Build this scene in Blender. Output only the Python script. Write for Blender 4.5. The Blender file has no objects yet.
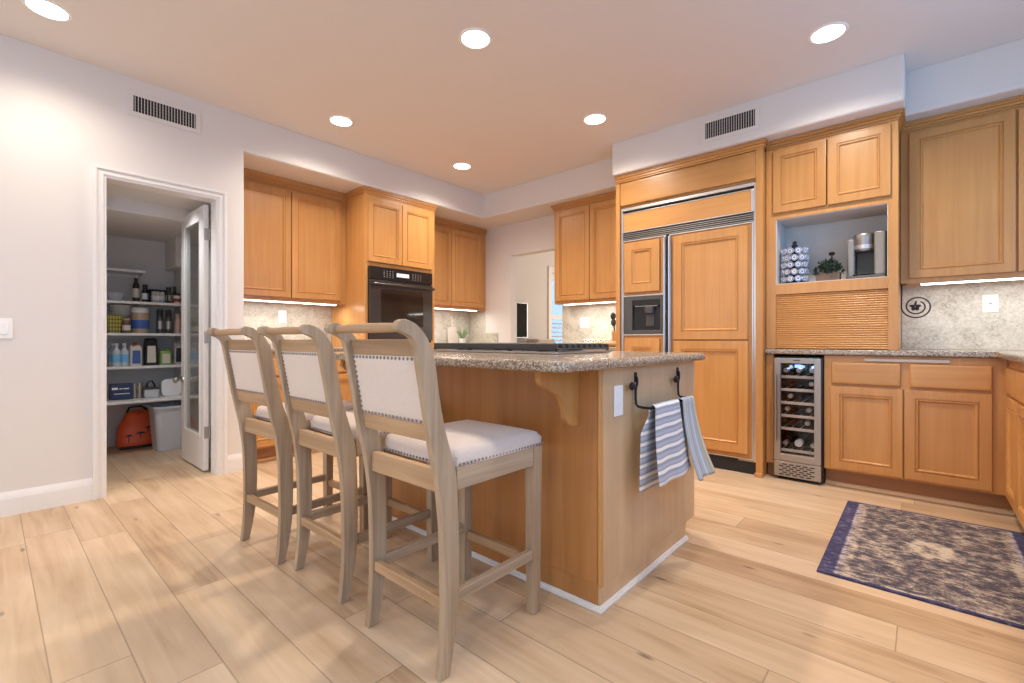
import bpy, bmesh, math, random
from mathutils import Vector, Matrix
random.seed(7)
R = math.radians
sc = bpy.context.scene
C = sc.collection

# ------------------------------------------------------------------ camera, world, exposure, daylight and fill
cam_d = bpy.data.cameras.new('camera')
cam = bpy.data.objects.new('camera', cam_d); C.objects.link(cam)
cam.location = (0, 0, 1.0)
cam.rotation_euler = (R(90), 0, R(41.4))
cam_d.sensor_fit = 'HORIZONTAL'; cam_d.sensor_width = 36.0
cam_d.lens = 36.0 * 463.0 / 1024.0
cam_d.shift_y = -1.5 / 1024.0
cam_d.clip_start = 0.02; cam_d.clip_end = 100
sc.camera = cam

sc.view_settings.view_transform = 'Standard'
sc.view_settings.look = 'None'
sc.view_settings.gamma = 1.0
sc.view_settings.use_curve_mapping = False
sc.view_settings.exposure = 0.10
sc.cycles.use_denoising = True
sc.cycles.max_bounces = 10
sc.cycles.diffuse_bounces = 6
sc.cycles.sample_clamp_indirect = 4.0
sc.cycles.caustics_reflective = False
sc.cycles.caustics_refractive = False

world = bpy.data.worlds.new('sky'); sc.world = world
world.use_nodes = True
wn = world.node_tree
bg = wn.nodes['Background']
bg.inputs['Color'].default_value = (0.20, 0.52, 1.0, 1)
bg.inputs['Strength'].default_value = 1.0


def area_light(name, loc, rot, sx, sy, power, col, spread=180):
    d = bpy.data.lights.new(name, 'AREA')
    d.shape = 'RECTANGLE'; d.size = sx; d.size_y = sy
    d.energy = power; d.color = col; d.spread = R(spread)
    o = bpy.data.objects.new(name, d); C.objects.link(o)
    o.location = loc; o.rotation_euler = rot
    return o


DAY = (0.22, 0.52, 1.0)
# daylight through the window over the sink; the other three are added fill
area_light('daylight_right', (1.06, 2.55, 1.66), (R(90), 0, R(90)), 1.8, 1.15, 20, DAY)
area_light('fill_nook', (1.06, -0.20, 1.30), (R(68), 0, R(90)), 1.6, 1.8, 12, (0.42, 0.68, 1.0), 130)  # added cool fill for the right sides of the stools
area_light('fill_rear', (-1.4, -2.98, 1.30), (R(90), 0, 0), 4.4, 2.4, 47, (1.0, 0.945, 0.87))  # added broad fill from behind the camera
area_light('fill_next_room', (-2.4, 7.85, 1.35), (R(90), 0, R(180)), 2.2, 2.2, 60, (1.0, 0.93, 0.84))  # added fill at the solid far wall, brightens the next room

LAMP = (1.0, 0.88, 0.75)
LAMP_W = 14.0
STRIP = (1.0, 0.96, 0.90)

# ------------------------------------------------------------------ helpers: meshes


class MB:
    def __init__(self):
        self.bm = bmesh.new()
        self.uv = None

    def _bev(self, verts, bev, seg):
        if bev > 0:
            es = {e for v in verts for e in v.link_edges}
            bmesh.ops.bevel(self.bm, geom=list(es), offset=bev, segments=seg, profile=0.5, affect='EDGES', clamp_overlap=True)

    def box(self, x0, x1, y0, y1, z0, z1, bev=0.0, seg=1):
        vs = []
        for z in (z0, z1):
            for (x, y) in ((x0, y0), (x1, y0), (x1, y1), (x0, y1)):
                vs.append(self.bm.verts.new((x, y, z)))
        for f in ((3, 2, 1, 0), (4, 5, 6, 7), (0, 1, 5, 4), (1, 2, 6, 5), (2, 3, 7, 6), (3, 0, 4, 7)):
            self.bm.faces.new([vs[i] for i in f])
        self._bev(vs, bev, seg)
        return self

    def hexa(self, b, t, bev=0.0, seg=1):
        vs = [self.bm.verts.new(p) for p in list(b) + list(t)]
        for f in ((3, 2, 1, 0), (4, 5, 6, 7), (0, 1, 5, 4), (1, 2, 6, 5), (2, 3, 7, 6), (3, 0, 4, 7)):
            self.bm.faces.new([vs[i] for i in f])
        self._bev(vs, bev, seg)
        return self

    def prism(self, poly, axis, a0, a1, bev=0.0, seg=1):
        def P(u, v, a):
            return {'x': (a, u, v), 'y': (u, a, v), 'z': (u, v, a)}[axis]
        n = len(poly)
        b = [self.bm.verts.new(P(u, v, a0)) for u, v in poly]
        t = [self.bm.verts.new(P(u, v, a1)) for u, v in poly]
        fs = [self.bm.faces.new(b[::-1]), self.bm.faces.new(t)]
        for i in range(n):
            j = (i + 1) % n
            fs.append(self.bm.faces.new((b[i], b[j], t[j], t[i])))
        bmesh.ops.recalc_face_normals(self.bm, faces=fs)
        if bev > 0:
            es = [e for f in fs[:2] for e in f.edges]
            bmesh.ops.bevel(self.bm, geom=es, offset=bev, segments=seg, profile=0.5, affect='EDGES', clamp_overlap=True)
        return self

    def tube(self, pts, r, n=10, cap=True, flat=1.0):
        pts = [Vector(p) for p in pts]
        rs = r if isinstance(r, (list, tuple)) else [r] * len(pts)
        rings = []
        t0 = (pts[1] - pts[0]).normalized()
        up = Vector((0, 0, 1)) if abs(t0.z) < 0.9 else Vector((1, 0, 0))
        nrm = t0.cross(up).normalized()
        for i, p in enumerate(pts):
            a = pts[max(i - 1, 0)]; b = pts[min(i + 1, len(pts) - 1)]
            t = (b - a).normalized()
            nrm = (nrm - t * nrm.dot(t)).normalized()
            bi = t.cross(nrm)
            rings.append([self.bm.verts.new(p + (nrm * math.cos(2 * math.pi * k / n) + bi * flat * math.sin(2 * math.pi * k / n)) * rs[i]) for k in range(n)])
        for i in range(len(rings) - 1):
            for k in range(n):
                j = (k + 1) % n
                self.bm.faces.new((rings[i][k], rings[i][j], rings[i + 1][j], rings[i + 1][k]))
        if cap:
            self.bm.faces.new(rings[0][::-1]); self.bm.faces.new(rings[-1])
        return self

    def cyl(self, p0, p1, r0, r1=None, n=20):
        return self.tube([p0, p1], [r0, r0 if r1 is None else r1], n)

    def lathe(self, prof, c=(0, 0, 0), n=24, axis='z', caps=True):
        def P(r, a, k):
            s, q = r * math.cos(2 * math.pi * k / n), r * math.sin(2 * math.pi * k / n)
            if axis == 'z':
                return (c[0] + s, c[1] + q, c[2] + a)
            if axis == 'y':
                return (c[0] + s, c[1] + a, c[2] + q)
            return (c[0] + a, c[1] + s, c[2] + q)
        rings = [[self.bm.verts.new(P(max(r, 1e-4), a, k)) for k in range(n)] for r, a in prof]
        fs = []
        for i in range(len(rings) - 1):
            for k in range(n):
                j = (k + 1) % n
                fs.append(self.bm.faces.new((rings[i][k], rings[i][j], rings[i + 1][j], rings[i + 1][k])))
        if caps:
            fs.append(self.bm.faces.new(rings[0][::-1])); fs.append(self.bm.faces.new(rings[-1]))
        bmesh.ops.recalc_face_normals(self.bm, faces=fs)
        return self

    def ball(self, c, r, sx=1, sy=1, sz=1, u=12, v=8):
        m = Matrix.Translation(c) @ Matrix.Diagonal((r * sx, r * sy, r * sz, 1))
        bmesh.ops.create_uvsphere(self.bm, u_segments=u, v_segments=v, radius=1.0, matrix=m)
        return self

    def loops(self, x0, x1, z0, z1, prof, yb):
        """rectangular panel facing -y: prof = [(inset, y)...] front loops, yb = back plane"""
        rings = [[self.bm.verts.new(p) for p in ((x0, yb, z0), (x1, yb, z0), (x1, yb, z1), (x0, yb, z1))]]
        for i, y in prof:
            rings.append([self.bm.verts.new(p) for p in ((x0 + i, y, z0 + i), (x1 - i, y, z0 + i), (x1 - i, y, z1 - i), (x0 + i, y, z1 - i))])
        self.bm.faces.new(rings[0][::-1])
        for a, b in zip(rings, rings[1:]):
            for k in range(4):
                j = (k + 1) % 4
                self.bm.faces.new((a[k], a[j], b[j], b[k]))
        self.bm.faces.new(rings[-1])
        return self

    def panel(self, x0, x1, z0, z1, y, t=0.02, w=0.05):
        """cabinet door: flat frame, bead moulding, recessed flat panel"""
        p = [(0.0, y + 0.005), (0.0015, y + 0.0015), (0.005, y), (w, y), (w + 0.001, y + 0.006), (w + 0.006, y + 0.006), (w + 0.009, y + 0.001),
             (w + 0.014, y + 0.001), (w + 0.018, y + 0.005), (w + 0.021, y + 0.011), (w + 0.03, y + 0.0115)]
        return self.loops(x0, x1, z0, z1, p, y + t)

    def slab(self, x0, x1, z0, z1, y, t=0.02):
        """drawer front"""
        return self.loops(x0, x1, z0, z1, [(0.0, y + 0.007), (0.002, y + 0.003), (0.006, y), (0.02, y)], y + t)

    def grid(self, nu, nv, fn, close_u=False):
        """surface from fn(u,v) with a uv layer"""
        uvl = self.bm.loops.layers.uv.get('uv') or self.bm.loops.layers.uv.new('uv')
        V = [[self.bm.verts.new(fn(i / nu, j / nv)) for j in range(nv + 1)] for i in range(nu + 1)]
        for i in range(nu):
            for j in range(nv):
                f = self.bm.faces.new((V[i][j], V[i + 1][j], V[i + 1][j + 1], V[i][j + 1]))
                for l, (a, b) in zip(f.loops, ((i, j), (i + 1, j), (i + 1, j + 1), (i, j + 1))):
                    l[uvl].uv = (a / nu, b / nv)
        return self

    def move(self, off):
        bmesh.ops.translate(self.bm, verts=self.bm.verts, vec=off)
        return self

    def build(self, name, mat, parent=None, world=False, smooth=True, angle=38):
        if world and parent is not None:
            self.move(-Vector(parent.location))
        me = bpy.data.meshes.new(name)
        self.bm.to_mesh(me); self.bm.free()
        if mat is not None:
            for m in (mat if isinstance(mat, (list, tuple)) else [mat]):
                me.materials.append(m)
        if smooth and len(me.polygons):
            me.polygons.foreach_set('use_smooth', [True] * len(me.polygons))
            me.set_sharp_from_angle(angle=R(angle))
        o = bpy.data.objects.new(name, me); C.objects.link(o)
        if smooth:
            wnm = o.modifiers.new('weighted', 'WEIGHTED_NORMAL'); wnm.keep_sharp = True
        if parent is not None:
            o.parent = parent
        return o


def smooth_poly(pts, n=4):
    out = []
    for i in range(len(pts) - 1):
        p0 = pts[max(i - 1, 0)]; p1 = pts[i]; p2 = pts[i + 1]; p3 = pts[min(i + 2, len(pts) - 1)]
        for k in range(n):
            t_ = k / n
            q = []
            for a in range(2):
                q.append(0.5 * (2 * p1[a] + (p2[a] - p0[a]) * t_ + (2 * p0[a] - 5 * p1[a] + 4 * p2[a] - p3[a]) * t_ ** 2 + (3 * p1[a] - p0[a] - 3 * p2[a] + p3[a]) * t_ ** 3))
            out.append(tuple(q))
    out.append(pts[-1])
    return out

def thing(name, label, cat, loc=(0, 0, 0), rot=0.0, group=None):
    o = bpy.data.objects.new(name, None); C.objects.link(o)
    o.empty_display_size = 0.05
    o.location = loc; o.rotation_euler = (0, 0, rot)
    o['label'] = label; o['category'] = cat
    if group:
        o['group'] = group
    return o


def tag(o, label, cat, group=None, kind=None):
    o['label'] = label; o['category'] = cat
    if group:
        o['group'] = group
    if kind:
        o['kind'] = kind
    return o


def structure(o, label, cat):
    o['kind'] = 'structure'; o['label'] = label; o['category'] = cat
    return o


def dup(root, loc, rot=None, label=None, group=None):
    r = root.copy(); C.objects.link(r)
    r.location = loc
    if rot is not None:
        r.rotation_euler = (0, 0, rot)
    if label:
        r['label'] = label
    if group:
        r['group'] = group
    for ch in list(root.children):
        c = ch.copy(); C.objects.link(c); c.parent = r
        for g in list(ch.children):
            d = g.copy(); C.objects.link(d); d.parent = c
    return r


def recenter(o):
    """put a single-mesh thing's origin at the middle of its base"""
    me = o.data
    xs = [v.co.x for v in me.vertices]; ys = [v.co.y for v in me.vertices]; zs = [v.co.z for v in me.vertices]
    c = Vector(((min(xs) + max(xs)) / 2, (min(ys) + max(ys)) / 2, min(zs)))
    me.transform(Matrix.Translation(-c)); o.location = c
    return o


# ------------------------------------------------------------------ helpers: materials


def new_mat(name):
    m = bpy.data.materials.new(name); m.use_nodes = True
    nt = m.node_tree
    return m, nt, nt.nodes['Principled BSDF']


def N(nt, kind, **kw):
    n = nt.nodes.new(kind)
    for k, v in kw.items():
        setattr(n, k, v)
    return n


def L(nt, a, b):
    nt.links.new(a, b)


def plain(name, col, rough=0.5, metal=0.0, spec=0.5, coat=0.0, bump=0.0, bscale=60):
    m, nt, b = new_mat(name)
    b.inputs['Base Color'].default_value = (*col, 1)
    b.inputs['Roughness'].default_value = rough
    b.inputs['Metallic'].default_value = metal
    b.inputs['Specular IOR Level'].default_value = spec
    b.inputs['Coat Weight'].default_value = coat
    # slight tonal variation so nothing is a dead flat colour
    tc = N(nt, 'ShaderNodeTexCoord'); no = N(nt, 'ShaderNodeTexNoise')
    no.inputs['Scale'].default_value = bscale; no.inputs['Detail'].default_value = 3
    L(nt, tc.outputs['Object'], no.inputs['Vector'])
    mx = N(nt, 'ShaderNodeMix', data_type='RGBA')
    mx.inputs['A'].default_value = (*[c * 0.95 for c in col], 1)
    mx.inputs['B'].default_value = (*[min(1, c * 1.05) for c in col], 1)
    L(nt, no.outputs['Fac'], mx.inputs['Factor'])
    L(nt, mx.outputs['Result'], b.inputs['Base Color'])
    if bump > 0:
        bp = N(nt, 'ShaderNodeBump'); bp.inputs['Strength'].default_value = bump; bp.inputs['Distance'].default_value = 0.002
        L(nt, no.outputs['Fac'], bp.inputs['Height']); L(nt, bp.outputs['Normal'], b.inputs['Normal'])
    return m


def ramp(nt, stops):
    r = N(nt, 'ShaderNodeValToRGB')
    e = r.color_ramp.elements
    while len(e) < len(stops):
        e.new(0.5)
    for i, (p, c) in enumerate(stops):
        e[i].position = p; e[i].color = (*c, 1)
    return r


def wood(name, dark, light, axis='z', rough=0.33, scale=1.0, streak=0.6, coat=0.15, var=0.10):
    m, nt, b = new_mat(name)
    tc = N(nt, 'ShaderNodeTexCoord'); oi = N(nt, 'ShaderNodeObjectInfo')
    mp = N(nt, 'ShaderNodeMapping')
    s = {'x': (1.2, 28, 28), 'y': (28, 1.2, 28), 'z': (28, 28, 1.2)}[axis]
    mp.inputs['Scale'].default_value = [q * scale for q in s]
    off = N(nt, 'ShaderNodeVectorMath', operation='SCALE'); off.inputs[0].default_value = (31.7, 17.3, 23.1)
    L(nt, oi.outputs['Random'], off.inputs['Scale'])
    add = N(nt, 'ShaderNodeVectorMath', operation='ADD')
    L(nt, tc.outputs['Object'], add.inputs[0]); L(nt, off.outputs['Vector'], add.inputs[1])
    L(nt, add.outputs['Vector'], mp.inputs['Vector'])
    no = N(nt, 'ShaderNodeTexNoise'); no.inputs['Scale'].default_value = 1.0; no.inputs['Detail'].default_value = 6; no.inputs['Distortion'].default_value = 0.6
    L(nt, mp.outputs['Vector'], no.inputs['Vector'])
    n2 = N(nt, 'ShaderNodeTexNoise'); n2.inputs['Scale'].default_value = 2.2; n2.inputs['Detail'].default_value = 2
    L(nt, add.outputs['Vector'], n2.inputs['Vector'])
    mid = [(a + c) / 2 for a, c in zip(dark, light)]
    rp = ramp(nt, [(0.28, dark), (0.5, mid), (0.72, light)])
    sm = N(nt, 'ShaderNodeMix', data_type='FLOAT'); sm.inputs['Factor'].default_value = streak
    L(nt, n2.outputs['Fac'], sm.inputs['A']); L(nt, no.outputs['Fac'], sm.inputs['B'])
    L(nt, sm.outputs['Result'], rp.inputs['Fac'])
    hs = N(nt, 'ShaderNodeHueSaturation')
    mr = N(nt, 'ShaderNodeMapRange'); mr.inputs['To Min'].default_value = 1 - var; mr.inputs['To Max'].default_value = 1 + var
    L(nt, oi.outputs['Random'], mr.inputs['Value']); L(nt, mr.outputs['Result'], hs.inputs['Value'])
    L(nt, rp.outputs['Color'], hs.inputs['Color']); L(nt, hs.outputs['Color'], b.inputs['Base Color'])
    b.inputs['Roughness'].default_value = rough; b.inputs['Coat Weight'].default_value = coat; b.inputs['Coat Roughness'].default_value = 0.25
    bp = N(nt, 'ShaderNodeBump'); bp.inputs['Strength'].default_value = 0.08; bp.inputs['Distance'].default_value = 0.001
    L(nt, no.outputs['Fac'], bp.inputs['Height']); L(nt, bp.outputs['Normal'], b.inputs['Normal'])
    return m


def granite(name, cols, scale=90, rough=0.18, cloud=0.35, cscale=5.0):
    m, nt, b = new_mat(name)
    tc = N(nt, 'ShaderNodeTexCoord')
    n1 = N(nt, 'ShaderNodeTexNoise'); n1.inputs['Scale'].default_value = scale; n1.inputs['Detail'].default_value = 5; n1.inputs['Roughness'].default_value = 0.7
    vo = N(nt, 'ShaderNodeTexVoronoi'); vo.inputs['Scale'].default_value = scale * 1.6
    n2 = N(nt, 'ShaderNodeTexNoise'); n2.inputs['Scale'].default_value = cscale; n2.inputs['Detail'].default_value = 6; n2.inputs['Distortion'].default_value = 1.2
    for n in (n1, vo, n2):
        L(nt, tc.outputs['Object'], n.inputs['Vector'])
    vb = N(nt, 'ShaderNodeSeparateColor'); L(nt, vo.outputs['Color'], vb.inputs['Color'])
    a = N(nt, 'ShaderNodeMix', data_type='FLOAT'); a.inputs['Factor'].default_value = 0.45
    L(nt, n1.outputs['Fac'], a.inputs['A']); L(nt, vb.outputs['Red'], a.inputs['B'])
    c = N(nt, 'ShaderNodeMix', data_type='FLOAT'); c.inputs['Factor'].default_value = cloud
    L(nt, a.outputs['Result'], c.inputs['A']); L(nt, n2.outputs['Fac'], c.inputs['B'])
    k = len(cols)
    rp = ramp(nt, [(0.25 + 0.5 * i / (k - 1), q) for i, q in enumerate(cols)])
    L(nt, c.outputs['Result'], rp.inputs['Fac']); L(nt, rp.outputs['Color'], b.inputs['Base Color'])
    b.inputs['Roughness'].default_value = rough
    return m


def emit(name, col, strength):
    m, nt, b = new_mat(name)
    b.inputs['Base Color'].default_value = (0.8, 0.8, 0.8, 1)
    b.inputs['Emission Color'].default_value = (*col, 1)
    b.inputs['Emission Strength'].default_value = strength
    return m


def glass(name, tint=(0.95, 0.97, 0.96), rough=0.02, amount=1.0):
    m = bpy.data.materials.new(name); m.use_nodes = True
    nt = m.node_tree; nt.nodes.clear()
    out = N(nt, 'ShaderNodeOutputMaterial'); t = N(nt, 'ShaderNodeBsdfTransparent'); g = N(nt, 'ShaderNodeBsdfGlossy')
    t.inputs['Color'].default_value = (*tint, 1); g.inputs['Roughness'].default_value = rough
    lw = N(nt, 'ShaderNodeLayerWeight'); lw.inputs['Blend'].default_value = 0.5
    pw = N(nt, 'ShaderNodeMath', operation='POWER'); pw.inputs[1].default_value = 4.0
    mu = N(nt, 'ShaderNodeMath', operation='MULTIPLY_ADD'); mu.inputs[1].default_value = 0.85 * min(1, amount); mu.inputs[2].default_value = 0.035 * amount
    L(nt, lw.outputs['Facing'], pw.inputs[0])
    mx = N(nt, 'ShaderNodeMixShader')
    L(nt, pw.outputs[0], mu.inputs[0]); L(nt, mu.outputs[0], mx.inputs['Fac'])
    L(nt, t.outputs[0], mx.inputs[1]); L(nt, g.outputs[0], mx.inputs[2]); L(nt, mx.outputs[0], out.inputs['Surface'])
    return m


def math_node(nt, op, a, b=None, c=None):
    n = N(nt, 'ShaderNodeMath', operation=op)
    for i, v in enumerate((a, b, c)):
        if v is None:
            continue
        if isinstance(v, (int, float)):
            n.inputs[i].default_value = v
        else:
            L(nt, v, n.inputs[i])
    return n.outputs[0]


def floor_material():
    m, nt, b = new_mat('oak_planks')
    W, LEN, PH = 0.1803, 1.5, 0.125
    tc = N(nt, 'ShaderNodeTexCoord'); sp = N(nt, 'ShaderNodeSeparateXYZ')
    L(nt, tc.outputs['Object'], sp.inputs[0])
    x, y = sp.outputs['X'], sp.outputs['Y']
    v = math_node(nt, 'DIVIDE', math_node(nt, 'SUBTRACT', y, PH), W)
    row = math_node(nt, 'FLOOR', v); fv = math_node(nt, 'FRACT', v)
    wn1 = N(nt, 'ShaderNodeTexWhiteNoise', noise_dimensions='1D'); L(nt, row, wn1.inputs['W'])
    u = math_node(nt, 'ADD', math_node(nt, 'DIVIDE', x, LEN), math_node(nt, 'MULTIPLY', wn1.outputs['Value'], 7.3))
    col = math_node(nt, 'FLOOR', u); fu = math_node(nt, 'FRACT', u)
    cmb = N(nt, 'ShaderNodeCombineXYZ'); L(nt, row, cmb.inputs[0]); L(nt, col, cmb.inputs[1])
    wn2 = N(nt, 'ShaderNodeTexWhiteNoise', noise_dimensions='2D'); L(nt, cmb.outputs[0], wn2.inputs['Vector'])
    rnd = wn2.outputs['Value']
    # grain coordinates, shifted per plank
    cg = N(nt, 'ShaderNodeCombineXYZ')
    L(nt, math_node(nt, 'MULTIPLY', x, 1.6), cg.inputs[0]); L(nt, math_node(nt, 'MULTIPLY', y, 22.0), cg.inputs[1]); L(nt, math_node(nt, 'MULTIPLY', rnd, 40.0), cg.inputs[2])
    g = N(nt, 'ShaderNodeTexNoise'); g.inputs['Scale'].default_value = 1.0; g.inputs['Detail'].default_value = 7; g.inputs['Distortion'].default_value = 1.0
    L(nt, cg.outputs[0], g.inputs['Vector'])
    cb = N(nt, 'ShaderNodeCombineXYZ')
    L(nt, math_node(nt, 'MULTIPLY', x, 1.7), cb.inputs[0]); L(nt, math_node(nt, 'MULTIPLY', y, 5.0), cb.inputs[1]); L(nt, math_node(nt, 'MULTIPLY', rnd, 60.0), cb.inputs[2])
    bl = N(nt, 'ShaderNodeTexNoise'); bl.inputs['Scale'].default_value = 1.3; bl.inputs['Detail'].default_value = 3
    L(nt, cb.outputs[0], bl.inputs['Vector'])
    t = math_node(nt, 'ADD', math_node(nt, 'MULTIPLY', g.outputs['Fac'], 0.42), math_node(nt, 'MULTIPLY', bl.outputs['Fac'], 0.38))
    t = math_node(nt, 'ADD', t, math_node(nt, 'MULTIPLY', rnd, 0.22))
    rp = ramp(nt, [(0.26, (0.31, 0.188, 0.100)), (0.46, (0.51, 0.358, 0.222)), (0.74, (0.67, 0.515, 0.355))])
    L(nt, t, rp.inputs['Fac'])
    # knots
    ck = N(nt, 'ShaderNodeCombineXYZ')
    L(nt, math_node(nt, 'MULTIPLY', x, 1.5), ck.inputs[0]); L(nt, math_node(nt, 'MULTIPLY', y, 4.2), ck.inputs[1])
    vo = N(nt, 'ShaderNodeTexVoronoi'); vo.inputs['Scale'].default_value = 1.6; L(nt, ck.outputs[0], vo.inputs['Vector'])
    kn = N(nt, 'ShaderNodeMapRange'); kn.inputs['From Min'].default_value = 0.025; kn.inputs['From Max'].default_value = 0.085
    kn.inputs['To Min'].default_value = 0.42; kn.inputs['To Max'].default_value = 1.0
    L(nt, math_node(nt, 'ADD', vo.outputs['Distance'], math_node(nt, 'MULTIPLY', math_node(nt, 'SUBTRACT', g.outputs['Fac'], 0.5), 0.12)), kn.inputs['Value'])
    # seams
    dv = math_node(nt, 'MULTIPLY', math_node(nt, 'MINIMUM', fv, math_node(nt, 'SUBTRACT', 1.0, fv)), W)
    du = math_node(nt, 'MULTIPLY', math_node(nt, 'MINIMUM', fu, math_node(nt, 'SUBTRACT', 1.0, fu)), LEN)
    d = math_node(nt, 'MINIMUM', dv, du)
    sm = N(nt, 'ShaderNodeMapRange'); sm.inputs['From Min'].default_value = 0.0004; sm.inputs['From Max'].default_value = 0.0028
    sm.inputs['To Min'].default_value = 0.50; sm.inputs['To Max'].default_value = 1.0
    L(nt, d, sm.inputs['Value'])
    k = math_node(nt, 'MULTIPLY', kn.outputs['Result'], sm.outputs['Result'])
    sc_ = N(nt, 'ShaderNodeVectorMath', operation='SCALE'); L(nt, rp.outputs['Color'], sc_.inputs[0]); L(nt, k, sc_.inputs['Scale'])
    L(nt, sc_.outputs['Vector'], b.inputs['Base Color'])
    b.inputs['Roughness'].default_value = 0.42
    bp = N(nt, 'ShaderNodeBump'); bp.inputs['Strength'].default_value = 0.25; bp.inputs['Distance'].default_value = 0.001
    L(nt, math_node(nt, 'ADD', math_node(nt, 'MULTIPLY', sm.outputs['Result'], 1.0), math_node(nt, 'MULTIPLY', g.outputs['Fac'], 0.25)), bp.inputs['Height'])
    L(nt, bp.outputs['Normal'], b.inputs['Normal'])
    return m


def fabric(name, col, scale=900):
    m, nt, b = new_mat(name)
    tc = N(nt, 'ShaderNodeTexCoord'); no = N(nt, 'ShaderNodeTexNoise'); no.inputs['Scale'].default_value = 180; no.inputs['Detail'].default_value = 2
    L(nt, tc.outputs['Object'], no.inputs['Vector'])
    rp = ramp(nt, [(0.3, [c * 0.95 for c in col]), (0.7, [min(1, c * 1.04) for c in col])])
    L(nt, no.outputs['Fac'], rp.inputs['Fac']); L(nt, rp.outputs['Color'], b.inputs['Base Color'])
    b.inputs['Roughness'].default_value = 0.9; b.inputs['Sheen Weight'].default_value = 0.2
    bp = N(nt, 'ShaderNodeBump'); bp.inputs['Strength'].default_value = 0.15; bp.inputs['Distance'].default_value = 0.001
    L(nt, no.outputs['Fac'], bp.inputs['Height']); L(nt, bp.outputs['Normal'], b.inputs['Normal'])
    return m


def stripes(name, stops, freq, along='v', noise=0.02):
    """woven stripes along the cloth's own uv"""
    m, nt, b = new_mat(name)
    uv = N(nt, 'ShaderNodeUVMap', uv_map='uv'); sp = N(nt, 'ShaderNodeSeparateXYZ'); L(nt, uv.outputs['UV'], sp.inputs[0])
    no = N(nt, 'ShaderNodeTexNoise'); no.inputs['Scale'].default_value = 60; L(nt, uv.outputs['UV'], no.inputs['Vector'])
    src = sp.outputs['X' if along == 'u' else 'Y']
    q = math_node(nt, 'FRACT', math_node(nt, 'ADD', math_node(nt, 'MULTIPLY', src, freq), math_node(nt, 'MULTIPLY', no.outputs['Fac'], noise)))
    rp = ramp(nt, stops); rp.color_ramp.interpolation = 'LINEAR'
    L(nt, q, rp.inputs['Fac']); L(nt, rp.outputs['Color'], b.inputs['Base Color'])
    b.inputs['Roughness'].default_value = 0.92
    return m


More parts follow.
